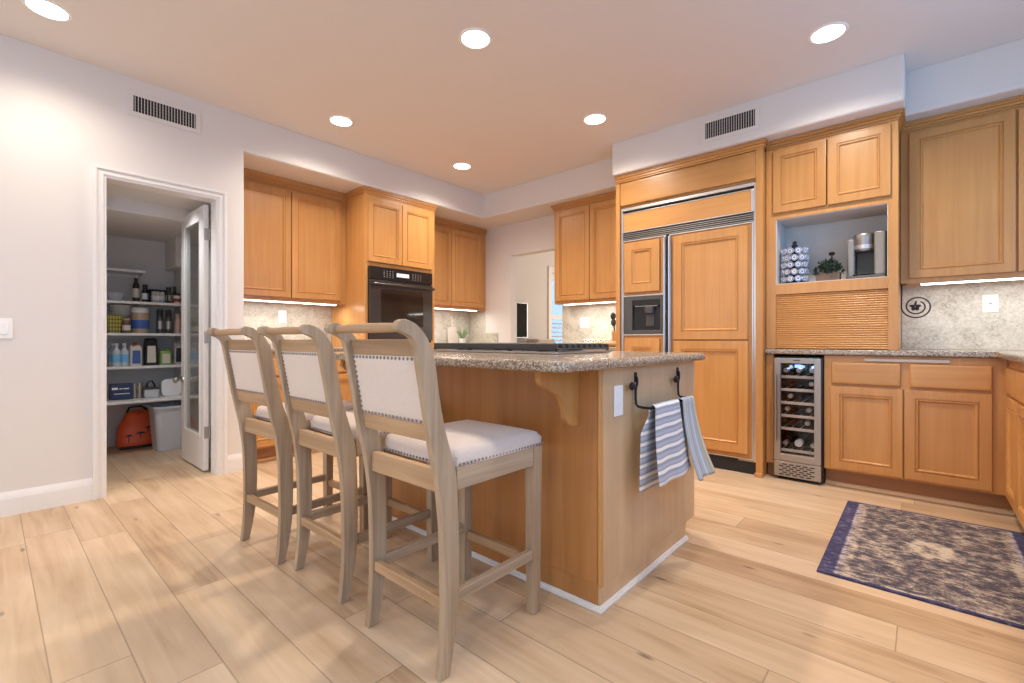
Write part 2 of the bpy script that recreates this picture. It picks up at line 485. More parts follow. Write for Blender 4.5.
def rug_material(w, l):
    m, nt, b = new_mat('rug_pile')
    tc = N(nt, 'ShaderNodeTexCoord'); sp = N(nt, 'ShaderNodeSeparateXYZ'); L(nt, tc.outputs['Object'], sp.inputs[0])
    x, y = sp.outputs['X'], sp.outputs['Y']
    cg = N(nt, 'ShaderNodeCombineXYZ'); L(nt, math_node(nt, 'MULTIPLY', x, 13.0), cg.inputs[0]); L(nt, math_node(nt, 'MULTIPLY', y, 27.0), cg.inputs[1])
    n1 = N(nt, 'ShaderNodeTexNoise'); n1.inputs['Scale'].default_value = 1.9; n1.inputs['Detail'].default_value = 7; n1.inputs['Roughness'].default_value = 0.74
    L(nt, cg.outputs[0], n1.inputs['Vector'])
    n2 = N(nt, 'ShaderNodeTexNoise'); n2.inputs['Scale'].default_value = 120; n2.inputs['Detail'].default_value = 2
    L(nt, tc.outputs['Object'], n2.inputs['Vector'])
    # medallion
    ex = math_node(nt, 'DIVIDE', math_node(nt, 'ADD', x, -0.0), 0.10); ey = math_node(nt, 'DIVIDE', y, 0.135)
    rr = math_node(nt, 'SQRT', math_node(nt, 'ADD', math_node(nt, 'MULTIPLY', ex, ex), math_node(nt, 'MULTIPLY', ey, ey)))
    ang = math_node(nt, 'ARCTAN2', ey, ex)
    rr = math_node(nt, 'ADD', rr, math_node(nt, 'MULTIPLY', math_node(nt, 'SINE', math_node(nt, 'MULTIPLY', ang, 8.0)), 0.05))
    med = N(nt, 'ShaderNodeMapRange'); med.inputs['From Min'].default_value = 0.95; med.inputs['From Max'].default_value = 0.7
    med.inputs['To Min'].default_value = 0; med.inputs['To Max'].default_value = 0.17; L(nt, rr, med.inputs['Value'])
    t = math_node(nt, 'ADD', n1.outputs['Fac'], med.outputs['Result'])
    inner = N(nt, 'ShaderNodeMapRange'); inner.inputs['From Min'].default_value = 0.42; inner.inputs['From Max'].default_value = 0.25
    inner.inputs['To Min'].default_value = 0; inner.inputs['To Max'].default_value = 0.14; L(nt, rr, inner.inputs['Value'])
    t = math_node(nt, 'SUBTRACT', t, inner.outputs['Result'])
    # ornament ripple
    om = N(nt, 'ShaderNodeTexVoronoi'); om.inputs['Scale'].default_value = 17; L(nt, tc.outputs['Object'], om.inputs['Vector'])
    t = math_node(nt, 'ADD', t, math_node(nt, 'MULTIPLY', math_node(nt, 'SUBTRACT', om.outputs['Distance'], 0.35), 0.22))
    # borders measured from each edge
    dx = math_node(nt, 'SUBTRACT', w / 2, math_node(nt, 'ABSOLUTE', x)); dy = math_node(nt, 'MULTIPLY', math_node(nt, 'SUBTRACT', l / 2, math_node(nt, 'ABSOLUTE', y)), 3.2)
    d = math_node(nt, 'MINIMUM', dx, dy)
    bd = ramp(nt, [(0.0, (0.33,) * 3), (0.26, (0.35,) * 3), (0.31, (0.64,) * 3), (0.50, (0.60,) * 3), (0.56, (0.5,) * 3), (1.0, (0.5,) * 3)])
    L(nt, math_node(nt, 'DIVIDE', d, 0.2), bd.inputs['Fac'])
    bsep = N(nt, 'ShaderNodeSeparateColor'); L(nt, bd.outputs['Color'], bsep.inputs['Color'])
    t = math_node(nt, 'ADD', t, math_node(nt, 'MULTIPLY', math_node(nt, 'SUBTRACT', bsep.outputs['Red'], 0.5), 0.75))
    t = math_node(nt, 'ADD', t, math_node(nt, 'MULTIPLY', math_node(nt, 'SUBTRACT', n2.outputs['Fac'], 0.5), 0.25))
    rp = ramp(nt, [(0.38, (0.036, 0.032, 0.055)), (0.50, (0.080, 0.068, 0.085)), (0.57, (0.19, 0.155, 0.15)), (0.70, (0.50, 0.42, 0.33))])
    edge = N(nt, 'ShaderNodeMapRange'); edge.inputs['From Min'].default_value = 0.085; edge.inputs['From Max'].default_value = 0.045
    L(nt, d, edge.inputs['Value'])
    mxb = N(nt, 'ShaderNodeMix', data_type='RGBA', blend_type='MULTIPLY'); mxb.inputs['B'].default_value = (0.85, 0.95, 1.75, 1)
    L(nt, math_node(nt, 'MULTIPLY', edge.outputs['Result'], 0.85), mxb.inputs['Factor'])
    L(nt, t, rp.inputs['Fac']); L(nt, rp.outputs['Color'], mxb.inputs['A']); L(nt, mxb.outputs['Result'], b.inputs['Base Color'])
    b.inputs['Roughness'].default_value = 0.95
    bp = N(nt, 'ShaderNodeBump'); bp.inputs['Strength'].default_value = 0.4; bp.inputs['Distance'].default_value = 0.002
    L(nt, n2.outputs['Fac'], bp.inputs['Height']); L(nt, bp.outputs['Normal'], b.inputs['Normal'])
    return m


M = {}
M['wall'] = plain('wall_paint', (0.71, 0.67, 0.635), 0.75, bump=0.15, bscale=220)
M['ceiling'] = plain('ceiling_paint', (0.745, 0.69, 0.64), 0.85, bump=0.1, bscale=200)
M['trim'] = plain('white_trim_paint', (0.77, 0.745, 0.72), 0.35)
M['floor'] = floor_material()
HD, HL = (0.46, 0.207, 0.058), (0.60, 0.308, 0.100)
M['wood'] = wood('honey_maple', HD, HL, 'z')
M['woodh'] = wood('honey_maple_horizontal', HD, HL, 'x')
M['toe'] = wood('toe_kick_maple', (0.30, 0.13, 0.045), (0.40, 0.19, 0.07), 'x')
M['isl'] = wood('island_maple', (0.37, 0.145, 0.040), (0.54, 0.25, 0.080), 'z', scale=0.7)
M['isl_end'] = wood('island_end_veneer_lit', (0.46, 0.305, 0.17), (0.62, 0.44, 0.265), 'z', scale=0.6, streak=0.5)  # veneer, paler than the front to carry the daylight on this end
M['chair'] = wood('weathered_oak', (0.26, 0.165, 0.088), (0.50, 0.375, 0.25), 'z', rough=0.6, scale=1.9, streak=0.62, coat=0.0)
M['chairh'] = wood('weathered_oak_rail', (0.27, 0.155, 0.075), (0.49, 0.32, 0.175), 'x', rough=0.6, scale=1.6, coat=0.0)
M['linen'] = fabric('linen', (0.66, 0.555, 0.48))
M['nail'] = plain('pewter_nail', (0.24, 0.20, 0.17), 0.4, 0.4)
M['granite'] = granite('speckled_granite', [(0.03, 0.024, 0.02), (0.19, 0.135, 0.09), (0.31, 0.24, 0.175), (0.46, 0.39, 0.31), (0.58, 0.53, 0.46)], 130, 0.16, 0.2)
M['splash'] = granite('pale_granite_tile', [(0.28, 0.24, 0.18), (0.46, 0.42, 0.34), (0.57, 0.53, 0.45), (0.66, 0.63, 0.56)], 55, 0.25, 0.55, 6.0)
M['black'] = plain('black_enamel', (0.012, 0.012, 0.013), 0.22)
M['blackm'] = plain('black_matte', (0.02, 0.02, 0.022), 0.6)
M['iron'] = plain('wrought_iron', (0.022, 0.022, 0.026), 0.45, 0.6)
M['steel'] = plain('brushed_steel', (0.42, 0.39, 0.36), 0.38, 1.0)
M['rackwood'] = plain('beech_rack', (0.72, 0.60, 0.47), 0.5)
M['alu'] = plain('aluminium_trim', (0.72, 0.71, 0.70), 0.35, 0.9)
M['dsteel'] = plain('black_stainless', (0.10, 0.098, 0.10), 0.3, 0.9)
M['grey'] = plain('grey_plastic', (0.30, 0.29, 0.28), 0.4)
M['dgrey'] = plain('dark_grey_plastic', (0.075, 0.072, 0.07), 0.4)
M['silver'] = plain('silver_plastic', (0.30, 0.285, 0.27), 0.35, 0.4)
M['white'] = plain('white_plastic', (0.85, 0.85, 0.84), 0.4)
M['ceramic'] = plain('white_ceramic', (0.80, 0.79, 0.75), 0.25)
M['ovenglass'] = plain('oven_glass', (0.020, 0.016, 0.014), 0.06)
M['glass'] = glass('clear_glass')
M['glassdark'] = glass('tinted_glass', (0.90, 0.91, 0.93), 0.02)
M['dark'] = plain('vent_dark', (0.02, 0.018, 0.016), 0.8)
M['lens'] = emit('lamp_lens', (1.0, 0.93, 0.84), 9.0)
M['strip'] = emit('strip_lens', (1.0, 0.97, 0.92), 5.0)
M['leaf'] = plain('leaf_green', (0.028, 0.055, 0.028), 0.55, bscale=30)
M['leaf2'] = plain('aloe_green', (0.16, 0.28, 0.14), 0.5, bscale=30)

# ------------------------------------------------------------------ the room
XL, YB, ZC, ZS = -3.90, 4.34, 2.73, 2.45       # left wall, back wall, ceiling, soffit underside
DY0, DY1, DZ = 0.506, 1.120, 2.035               # pantry opening
NY = 1.311                                     # where the left cabinet niche begins

m = MB(); m.box(-6.6, 1.15, -3.1, 8.0, -0.10, 0.0)
structure(m.build('floor', M['floor'], smooth=False), 'light oak plank floor running the length of the kitchen', 'floor')
m = MB(); m.box(-6.6, 1.15, -3.1, 8.0, ZC, ZC + 0.1)
structure(m.build('ceiling', M['ceiling'], smooth=False), 'plain warm white ceiling with recessed lights', 'ceiling')

m = MB()
m.box(XL - 0.12, XL, -3.0, DY0 - 0.015, 0, ZC)
m.box(XL - 0.12, XL, DY0 - 0.015, DY1 + 0.015, DZ + 0.015, ZC)
m.prism([(XL - 0.12, DY1 + 0.015), (XL, DY1 + 0.015), (XL, NY - 0.018), (XL - 0.005, NY - 0.006), (XL - 0.016, NY), (-4.70, NY), (-4.70, NY - 0.05), (XL - 0.12, NY - 0.05)], 'z', 0, ZC)
m.box(-4.70, -4.60, NY, 4.5, 0, ZC)
structure(m.build('wall_left', M['wall']), 'pale left wall with the pantry doorway and the cabinet niche', 'wall')

DX0, DX1, DZB = -3.85, -3.06, 2.06
m = MB()
m.box(-4.70, DX0, YB, YB + 0.12, 0, ZC)
m.box(DX0, DX1, YB, YB + 0.12, DZB, ZC)
m.box(DX1, 1.12, YB, YB + 0.12, 0, ZC)
structure(m.build('wall_back', M['wall'], smooth=False), 'back wall behind the refrigerator with an open doorway', 'wall')

WY0, WY1, WZ0, WZ1 = 1.62, 3.50, 1.02, 2.26
m = MB()
m.box(1.0, 1.12, -3.0, -1.05, 0, ZC); m.box(1.0, 1.12, -1.05, 0.65, 2.25, ZC); m.box(1.0, 1.12, -1.05, 0.65, 0, 0.35); m.box(1.0, 1.12, 0.65, WY0, 0, ZC); m.box(1.0, 1.12, WY1, YB, 0, ZC)  # the near opening is cut for the added nook fill
m.box(1.0, 1.12, WY0, WY1, 0, WZ0); m.box(1.0, 1.12, WY0, WY1, WZ1, ZC)
structure(m.build('wall_right', M['wall'], smooth=False), 'right wall with the window over the sink run', 'wall')
m = MB()
m.box(-4.02, -3.7, -3.1, -3.0, 0, ZC); m.box(0.9, 1.12, -3.1, -3.0, 0, ZC); m.box(-3.7, 0.9, -3.1, -3.0, 2.55, ZC)
structure(m.build('wall_rear', M['wall'], smooth=False), 'wall behind the viewer with a wide opening added for fill light', 'wall')
# sink window for the daylight, and an unseen opening added for the rear fill
m = MB()
for a in (WY0, (WY0 + WY1) / 2 - 0.02, WY1 - 0.04):
    m.box(1.085, 1.115, a, a + 0.04, WZ0, WZ1)
m.box(1.085, 1.115, WY0, WY1, WZ0, WZ0 + 0.04); m.box(1.085, 1.115, WY0, WY1, WZ1 - 0.04, WZ1)
structure(m.build('window_1', M['trim'], smooth=False), 'white framed window in the right wall', 'window')
m = MB()
for a in (-3.7, -1.43, 0.85):
    m.box(a, a + 0.05, -3.07, -3.03, 0, 2.55)
m.box(-3.7, 0.9, -3.07, -3.03, 2.50, 2.55)
structure(m.build('fill_opening', M['trim'], smooth=False), 'white framed opening added behind the viewer for fill light', 'window')

# soffit: one dropped box following the cabinets, rounded lower edges
m = MB()
poly = [(-4.60, NY - 0.018), (XL, NY - 0.018), (XL, 3.92), (-2.05, 3.92), (-2.05, 3.655), (-0.068, 3.655), (-0.068, 3.93), (1.0, 3.93), (1.0, YB), (-4.60, YB)]
m.prism(poly, 'z', ZS, ZC - 0.001)
bm = m.bm
es = []
for e in bm.edges:
    a, b_ = e.verts[0].co, e.verts[1].co
    low = abs(a.z - ZS) < 1e-4 and abs(b_.z - ZS) < 1e-4
    if low and not (abs(a.y - YB) < 1e-4 and abs(b_.y - YB) < 1e-4) and not (abs(a.x + 4.60) < 1e-4 and abs(b_.x + 4.60) < 1e-4) \
            and not (abs(a.y - NY) < 0.04 and abs(b_.y - NY) < 0.04) and not (abs(a.x - 1) < 1e-4 and abs(b_.x - 1) < 1e-4):
        es.append(e)
    if abs(a.x - b_.x) < 1e-4 and abs(a.y - b_.y) < 1e-4 and abs(a.y - 3.655) < 1e-3:
        es.append(e)
bmesh.ops.bevel(bm, geom=es, offset=0.018, segments=4, profile=0.5, affect='EDGES')
structure(m.build('ceiling_soffit', M['wall']), 'dropped soffit above the wall cabinets and refrigerator', 'soffit')

# pantry shell
m = MB()
m.box(-5.82, -5.70, 0.5, 1.36, 0, ZC)                 # back
m.box(-5.70, -4.02, 0.40, 0.50, 0, ZC)               # left
m.box(-5.70, -4.70, 1.26, 1.36, 0, ZC)               # right
m.box(-5.70, -4.56, 0.5, 1.26, 1.98, 2.12)           # bulkhead
m.box(-4.56, -4.02, 0.5, 1.26, 2.085, 2.12)          # pantry ceiling
m.box(-5.70, -5.30, 1.186, 1.26, 1.70, 1.98)
structure(m.build('wall_pantry', M['wall'], smooth=False), 'grey walls and bulkhead inside the walk-in pantry', 'wall')

# room beyond the doorway
m = MB()
m.box(-4.42, -4.30, 4.5, 5.80, 0, ZC); m.box(-4.42, -4.30, 6.80, 8.0, 0, ZC); m.box(-4.42, -4.30, 5.80, 6.80, 2.05, ZC)
m.box(-4.42, -1.0, 7.9, 8.0, 0, ZC); m.box(-1.0, -0.9, 4.5, 8.0, 0, ZC)
structure(m.build('wall_far', M['wall'], smooth=False), 'beige walls of the room beyond the doorway', 'wall')
t = structure(thing('door_2', 'white glazed door with blinds in the room beyond', 'door', (-4.36, 6.3, 0)), 'white glazed door with horizontal blinds in the room beyond the doorway', 'door')
m = MB()
for a, b_ in ((5.80, 5.87), (6.73, 6.80)):
    m.box(-4.38, -4.34, a, b_, 0, 2.05)
m.box(-4.38, -4.34, 5.87, 6.73, 1.95, 2.05); m.box(-4.38, -4.34, 5.87, 6.73, 0, 0.25); m.box(-4.38, -4.34, 5.87, 6.73, 1.33, 1.40)
m.build('door_frame', M['trim'], t, world=True)
m = MB(); m.box(-4.362, -4.358, 5.87, 6.73, 0.25, 1.95); m.build('door_glass', M['glass'], t, world=True)
m = MB()
for i in range(15):
    z = 0.30 + i * 0.068
    m.hexa([(-4.335, 5.88, z), (-4.335, 6.72, z), (-4.315, 6.72, z + 0.018), (-4.315, 5.88, z + 0.018)],
           [(-4.335, 5.88, z + 0.003), (-4.335, 6.72, z + 0.003), (-4.315, 6.72, z + 0.021), (-4.315, 5.88, z + 0.021)])
m.build('door_blind', M['white'], t, world=True)
m = MB()
m.box(-4.30, -4.28, 5.71, 5.80, 0, 2.14, 0.004); m.box(-4.30, -4.28, 6.80, 6.89, 0, 2.14, 0.004); m.box(-4.30, -4.28, 5.80, 6.80, 2.05, 2.14, 0.004)
structure(m.build('trim_3', M['trim']), 'white casing around the far glazed door', 'trim')

# pantry casing (stepped profile, mitred) and jamb liner
m = MB()
bands = [(0.067, 0.050, 0.024), (0.050, 0.044, 0.019), (0.044, 0.024, 0.014), (0.024, 0.016, 0.018), (0.016, 0.003, 0.011)]
for w, v, d in bands:
    m.box(XL, XL + d, DY0 - w, DY0 - v, 0, DZ + w)
    m.box(XL, XL + d, DY1 + v, DY1 + w, 0, DZ + w)
    m.box(XL, XL + d, DY0 - v, DY1 + v, DZ + v, DZ + w)
m.box(XL - 0.12, XL + 0.002, DY0 - 0.0145, DY0, 0, DZ + 0.0145)
m.box(XL - 0.12, XL + 0.002, DY1, DY1 + 0.0145, 0, DZ + 0.0145)
m.box(XL - 0.12, XL + 0.002, DY0, DY1, DZ, DZ + 0.0145)
structure(m.build('trim_1', M['trim']), 'white moulded casing around the pantry doorway', 'trim')

# baseboards
def baseboard(name, y0, y1, label):
    m = MB()
    prof = [(XL, 0), (XL + 0.016, 0), (XL + 0.016, 0.092), (XL + 0.012, 0.098), (XL + 0.012, 0.112), (XL + 0.007, 0.122), (XL + 0.004, 0.135), (XL, 0.135)]
    m.prism(prof, 'y', y0, y1)
    structure(m.build(name, M['trim']), label, 'baseboard')
baseboard('baseboard_left', -3.0, DY0 - 0.067, 'white baseboard left of the pantry doorway')
baseboard('baseboard_niche', DY1 + 0.067, NY - 0.02, 'short white baseboard right of the pantry doorway')

# backsplashes (slabs fixed to the walls)
m = MB()
m.box(-4.60, -4.588, NY + 0.001, 2.366, 0.936, 1.385)
m.box(-4.60, -4.588, 3.206, YB, 0.936, 1.385)
m.box(-4.587, -4.06, YB - 0.012, YB, 0.936, 1.09, 0.002); m.box(-4.587, -4.292, YB - 0.012, YB, 1.0905, 1.384)
structure(m.build('wall_backsplash_left', M['splash'], smooth=False), 'pale granite backsplash under the left wall cabinets', 'backsplash')
m = MB(); m.box(-3.05, -2.045, YB - 0.012, YB, 0.936, 1.40)
structure(m.build('wall_backsplash_middle', M['splash'], smooth=False), 'pale granite backsplash left of the refrigerator', 'backsplash')
m = MB(); m.box(-0.100, 1.0, YB - 0.012, YB, 0.936, 1.40); m.box(0.988, 1.0, 3.55, YB - 0.013, 0.936, 1.40)
structure(m.build('wall_backsplash_right', M['splash'], smooth=False), 'pale granite backsplash at the right corner', 'backsplash')

# ------------------------------------------------------------------ recessed lights
LIGHTS = [(-3.42, 0.21, 'recessed ceiling light above the wall left of the pantry, cut by the photo top'),
          (-1.915, 1.855, 'recessed ceiling light over the middle of the island'),
          (-0.39, 3.135, 'recessed ceiling light in front of the wine cooler'),
          (-3.43, 1.85, 'recessed ceiling light in front of the left cabinet niche'),
          (-1.91, 3.148, 'recessed ceiling light in front of the refrigerator soffit'),
          (-3.417, 3.124, 'recessed ceiling light in the far corner by the wall ovens')]
def downlight_lamp(parent):
    d = bpy.data.lights.new('lamp', 'SPOT')
    d.energy = LAMP_W * 4.0; d.color = LAMP; d.spot_size = R(154); d.spot_blend = 1.0; d.shadow_soft_size = 0.075
    o = bpy.data.objects.new('lamp', d); C.objects.link(o); o.parent = parent; o.location = (0, 0, -0.02)
t0 = None
for x, y, lab in LIGHTS:
    if t0 is None:
        t0 = thing('recessed_light', lab, 'ceiling light', (x, y, ZC), 0, 'recessed ceiling lights')
        m = MB(); m.lathe([(0.077, -0.001), (0.080, -0.006), (0.092, -0.005), (0.096, -0.001)], n=40, caps=False); m.build('trim_ring', M['white'], t0)
        m = MB(); m.lathe([(0.0, -0.004), (0.079, -0.004)], n=40, caps=False); m.build('lens', M['lens'], t0)
        t = t0
    else:
        t = dup(t0, (x, y, ZC), 0, lab)
    downlight_lamp(t)
# out-of-view ceiling lamps; the last is added to warm the right cabinets
for x, y in ((-1.9, -0.9), (-0.39, 1.6), (-3.42, -1.4), (-0.3, -0.6), (0.55, 1.7)):
    d = bpy.data.lights.new('lamp', 'SPOT'); d.energy = LAMP_W * 4.0; d.color = LAMP; d.spot_size = R(154); d.spot_blend = 1.0; d.shadow_soft_size = 0.08
    o = bpy.data.objects.new('lamp', d); C.objects.link(o); o.location = (x, y, ZC - 0.02)

# ------------------------------------------------------------------ vents, plates
def vent(label, loc, rot, w, h):
    t = thing('air_vent', label, 'vent', loc, rot, 'air vents')
    m = MB()
    f = 0.030
    for (x0, x1, z0, z1) in ((-w / 2, w / 2, 0, f), (-w / 2, w / 2, h - f, h), (-w / 2, -w / 2 + f, f, h - f), (w / 2 - f, w / 2, f, h - f)):
        m.box(x0, x1, -0.008, -0.001, z0, z1, 0.002)
    m.build('frame', M['wall'], t)
    m = MB(); m.box(-w / 2 + f, w / 2 - f, -0.0025, -0.001, f, h - f); m.build('backing', M['dark'], t)
    m = MB()
    n = int((w - 2 * f) / 0.0165)
    for i in range(n):
        x = -w / 2 + f + (i + 0.5) * (w - 2 * f) / n
        m.box(x - 0.0017, x + 0.0017, -0.008, -0.0055, f, h - f)
    m.build('louver', M['wall'], t)
    m = MB()
    for j in range(1, 5):
        z = f + j * (h - 2 * f) / 5
        m.box(-w / 2 + f, w / 2 - f, -0.0045, -0.003, z - 0.0012, z + 0.0012)
    m.build('cross_louver', M['dgrey'], t)
    return t
vent('white air return vent high on the left wall above the pantry doorway', (XL, 0.815, 2.482), R(90), 0.410, 0.165)
vent('white air vent in the soffit face above the refrigerator', (-1.065, 3.655, 2.512), 0, 0.410, 0.180)

def plate(name, label, cat, loc, rot, w, h, kind, group=None):
    t = thing(name, label, cat, loc, rot, group)
    m = MB(); m.box(-w / 2, w / 2, -0.006, -0.0008, 0, h, 0.003, 2); m.build('cover_plate', M['white'], t)
    if kind == 'outlet':
        for z in (h * 0.27, h * 0.62):
            m = MB(); m.box(-0.017, 0.017, -0.008, -0.006, z - 0.002, z + 0.026, 0.003); m.box(-0.008, -0.005, -0.0085, -0.008, z + 0.006, z + 0.018); m.box(0.005, 0.008, -0.0085, -0.008, z + 0.006, z + 0.018)
            m.build('socket', M['white'], t)
    elif kind == 'cable':
        m = MB(); m.cyl((0, -0.006, h / 2), (0, -0.016, h / 2), 0.006); m.build('cable_jack', M['grey'], t)
    else:
        n = 2 if w > 0.1 else 1
        for i in range(n):
            x = (i - (n - 1) / 2) * 0.046
            m = MB(); m.box(x - 0.016, x + 0.016, -0.010, -0.006, h / 2 - 0.033, h / 2 + 0.033, 0.003); m.build('rocker', M['white'], t)
    return t
plate('light_switch', 'white double light switch on the wall left of the pantry', 'switch', (XL, 0.04, 1.008), R(90), 0.116, 0.115, 'switch')
plate('wall_outlet', 'white outlet on the backsplash in the left cabinet niche', 'outlet', (-4.588, 1.873, 1.165), R(90), 0.075, 0.118, 'outlet', 'white wall outlets')
plate('light_switch', 'white switch plate on the backsplash left of the utensil holder', 'switch', (-2.755, YB - 0.012, 1.13), 0, 0.116, 0.118, 'switch')
plate('wall_outlet', 'white outlet on the backsplash behind the black utensils', 'outlet', (-2.39, YB - 0.012, 1.15), 0, 0.075, 0.118, 'outlet', 'white wall outlets')
plate('wall_outlet', 'white cable outlet plate on the backsplash in the right corner', 'outlet', (0.343, YB - 0.012, 1.18), 0, 0.072, 0.115, 'cable', 'white wall outlets')
plate('wall_outlet', 'white outlet on the end panel of the island beside the towel bar', 'outlet', (-0.88, 1.617, 0.706), R(90), 0.070, 0.118, 'outlet', 'white wall outlets')

# ------------------------------------------------------------------ cabinets
W_, WH = M['wood'], M['woodh']

def crown(t, x0, x1, yf, yb, z0, z1, left=True, right=True, side_to=None):
    """stepped crown: yf front plane of the cabinet, grows outward upward"""
    m = MB()
    h = z1 - z0
    for a, b_, p in ((0, .22, .006), (.22, .55, .014), (.55, .80, .024), (.80, 1.0, .031)):
        st = yb if side_to is None else side_to
        m.box(x0 - (p if left else 0), x1 + (p if right else 0), yf - p, st, z0 + a * h, z0 + b_ * h, 0.002)
        if st < yb:
            m.box(x0, x1, st, yb, z0 + a * h, z0 + b_ * h)
    return m.build('crown_moulding', WH, t)

def upper_cabinet(label, loc, rot, w, d, z0, z1, doors, left=True, right=True, frame_top=0.03):
    t = thing('wall_cabinet', label, 'cabinet', loc, rot)
    m = MB(); m.box(0, w, 0, d, z0, z1 - 0.055, 0.002); m.build('carcass', W_, t)
    for a, b_ in doors:
        m = MB(); m.panel(a, b_, z0 + 0.03, z1 - 0.075, -0.021, 0.02); m.build('door', W_, t)
    crown(t, 0, w, 0, d, z1 - 0.055, z1, left, right)
    if z1 < ZS - 0.01:
        m = MB(); m.box(0, w, -0.022, d, z1, ZS - 0.002); m.build('scribe_strip', WH, t)
    return t

def base_cabinet(label, loc, rot, w, d, drawers, doors, ztop=0.896, name='base_cabinet', shoe=True):
    t = thing(name, label, 'cabinet', loc, rot)
    m = MB(); m.box(0, w, 0, d, 0.12, ztop, 0.002); m.build('carcass', W_, t)
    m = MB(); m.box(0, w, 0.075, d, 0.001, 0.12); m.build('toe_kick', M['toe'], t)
    if shoe:
        m = MB(); m.prism([(0.060, 0.001), (0.075, 0.001), (0.075, 0.022), (0.068, 0.020), (0.062, 0.012)], 'x', 0, w); m.build('shoe_moulding', WH, t)
    for a, b_ in drawers:
        m = MB(); m.slab(a, b_, 0.705, 0.85, -0.021); m.build('drawer_front', WH, t)
    for a, b_ in doors:
        m = MB(); m.panel(a, b_, 0.135, 0.69, -0.021); m.build('door', W_, t)
    return t

# left niche: local x = Y, local y = depth behind the face
upper_cabinet('maple wall cabinet with two doors left of the wall oven', (-4.285, NY + 0.004, 0), R(90), 1.049, 0.30, 1.352, ZS - 0.027,
              [(0.02, 0.505), (0.512, 0.98)], False, False)
upper_cabinet('maple wall cabinet with two doors in the corner right of the wall oven', (-4.285, 3.209, 0), R(90), YB - 3.213, 0.30, 1.385, ZS - 0.024,
              [(0.03, 0.520), (0.527, 1.05)], False, False)
base_cabinet('maple base cabinet in the niche beside the pantry', (-4.0, NY + 0.004, 0), R(90), 1.049, 0.585, [(0.03, 0.51), (0.53, 1.02)], [(0.03, 0.515), (0.522, 1.02)])
base_cabinet('maple base cabinet in the corner right of the wall oven', (-4.0, 3.209, 0), R(90), YB - 3.223, 0.585, [(0.03, 0.54), (0.56, 1.08)], [(0.03, 0.545), (0.552, 1.08)])
m = MB(); m.box(-4.586, -3.965, NY + 0.004, 2.360, 0.898, 0.934, 0.010, 3)
tag(recenter(m.build('countertop', M['granite'])), 'granite countertop in the niche beside the pantry', 'countertop')
m = MB(); m.box(-4.586, -3.965, 3.209, YB - 0.014, 0.898, 0.934, 0.010, 3)
tag(recenter(m.build('countertop', M['granite'])), 'granite countertop in the corner right of the wall oven', 'countertop')

# oven tower (front at X = -3.945), Y 2.366 .. 3.205
OY = 2.366; OW = 0.839
t = thing('oven_cabinet', 'tall maple cabinet that holds the wall oven', 'cabinet', (-3.945, OY, 0), R(90))
m = MB()
m.box(0, OW, 0.021, 0.64, 1.715, ZS - 0.058, 0.002)                     # top box
m.box(0, 0.032, 0.0, 0.64, 0.12, 1.715, 0.001); m.box(OW - 0.045, OW, 0.0, 0.64, 0.12, 1.715, 0.001)
m.box(0, OW, 0.0, 0.021, 1.715, 1.745); m.box(0, 0.032, 0, 0.021, 1.745, ZS - 0.058); m.box(OW - 0.045, OW, 0, 0.021, 1.745, ZS - 0.058)
m.box(0.032, OW - 0.045, 0, 0.021, 2.345, ZS - 0.058); m.box(0.032, OW - 0.045, 0.0, 0.62, 0.12, 0.97); m.box(0.032, OW - 0.045, 0.60, 0.64, 0.97, 1.715)
m.build('carcass', W_, t)
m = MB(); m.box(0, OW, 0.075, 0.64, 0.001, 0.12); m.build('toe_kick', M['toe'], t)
for a, b_ in ((0.028, 0.412), (0.418, 0.800)):
    m = MB(); m.panel(a, b_, 1.752, 2.36, -0.021, 0.0205); m.build('door', W_, t)
m = MB(); m.slab(0.03, OW - 0.03, 0.16, 0.50, -0.021, 0.0205); m.build('drawer_front', WH, t)
m = MB(); m.slab(0.03, OW - 0.03, 0.52, 0.94, -0.021, 0.0205); m.build('drawer_front', WH, t)
crown(t, 0, OW, 0, 0.64, ZS - 0.058, ZS - 0.003, side_to=0.305)

t = thing('wall_oven', 'black built-in wall oven with a long bar handle and blue display', 'oven', (-3.945, OY + 0.0345, 0.974), R(90))
w = 0.758
m = MB(); m.box(0.004, w - 0.004, 0.0, 0.56, 0, 0.737); m.build('housing', M['black'], t)
m = MB(); m.box(-0.0, w, -0.026, -0.001, 0.612, 0.737, 0.004); cp = m.build('control_panel', M['black'], t)
m = MB(); m.box(0.305, 0.452, -0.0275, -0.0262, 0.655, 0.692); m.build('display', emit('oven_display', (0.35, 0.36, 0.75), 0.35), cp)
for k in range(2):
    m = MB()
    for i in range(4):
        for j in range(4):
            x = (0.155 + i * 0.033) if k == 0 else (0.495 + i * 0.033)
            m.box(x, x + 0.012, -0.0275, -0.0262, 0.640 + j * 0.019, 0.6455 + j * 0.019)
    m.build('keypad', M['grey'], cp)
m = MB()
for a in ((0, w, 0.02, 0.16), (0, w, 0.52, 0.605), (0, 0.125, 0.16, 0.52), (w - 0.125, w, 0.16, 0.52)):
    m.box(a[0], a[1], -0.028, -0.001, a[2], a[3], 0.0015)
dr = m.build('oven_door', M['dsteel'], t)
m = MB(); m.box(0.125, w - 0.125, -0.027, -0.006, 0.16, 0.52); m.build('window', M['ovenglass'], dr)
m = MB(); m.tube([(0.02, -0.075, 0.562), (w - 0.02, -0.075, 0.562)], 0.014, 16)
for x in (0.06, w - 0.06):
    m.box(x - 0.014, x + 0.014, -0.070, -0.028, 0.552, 0.572, 0.002)
m.build('handle', M['dsteel'], dr)

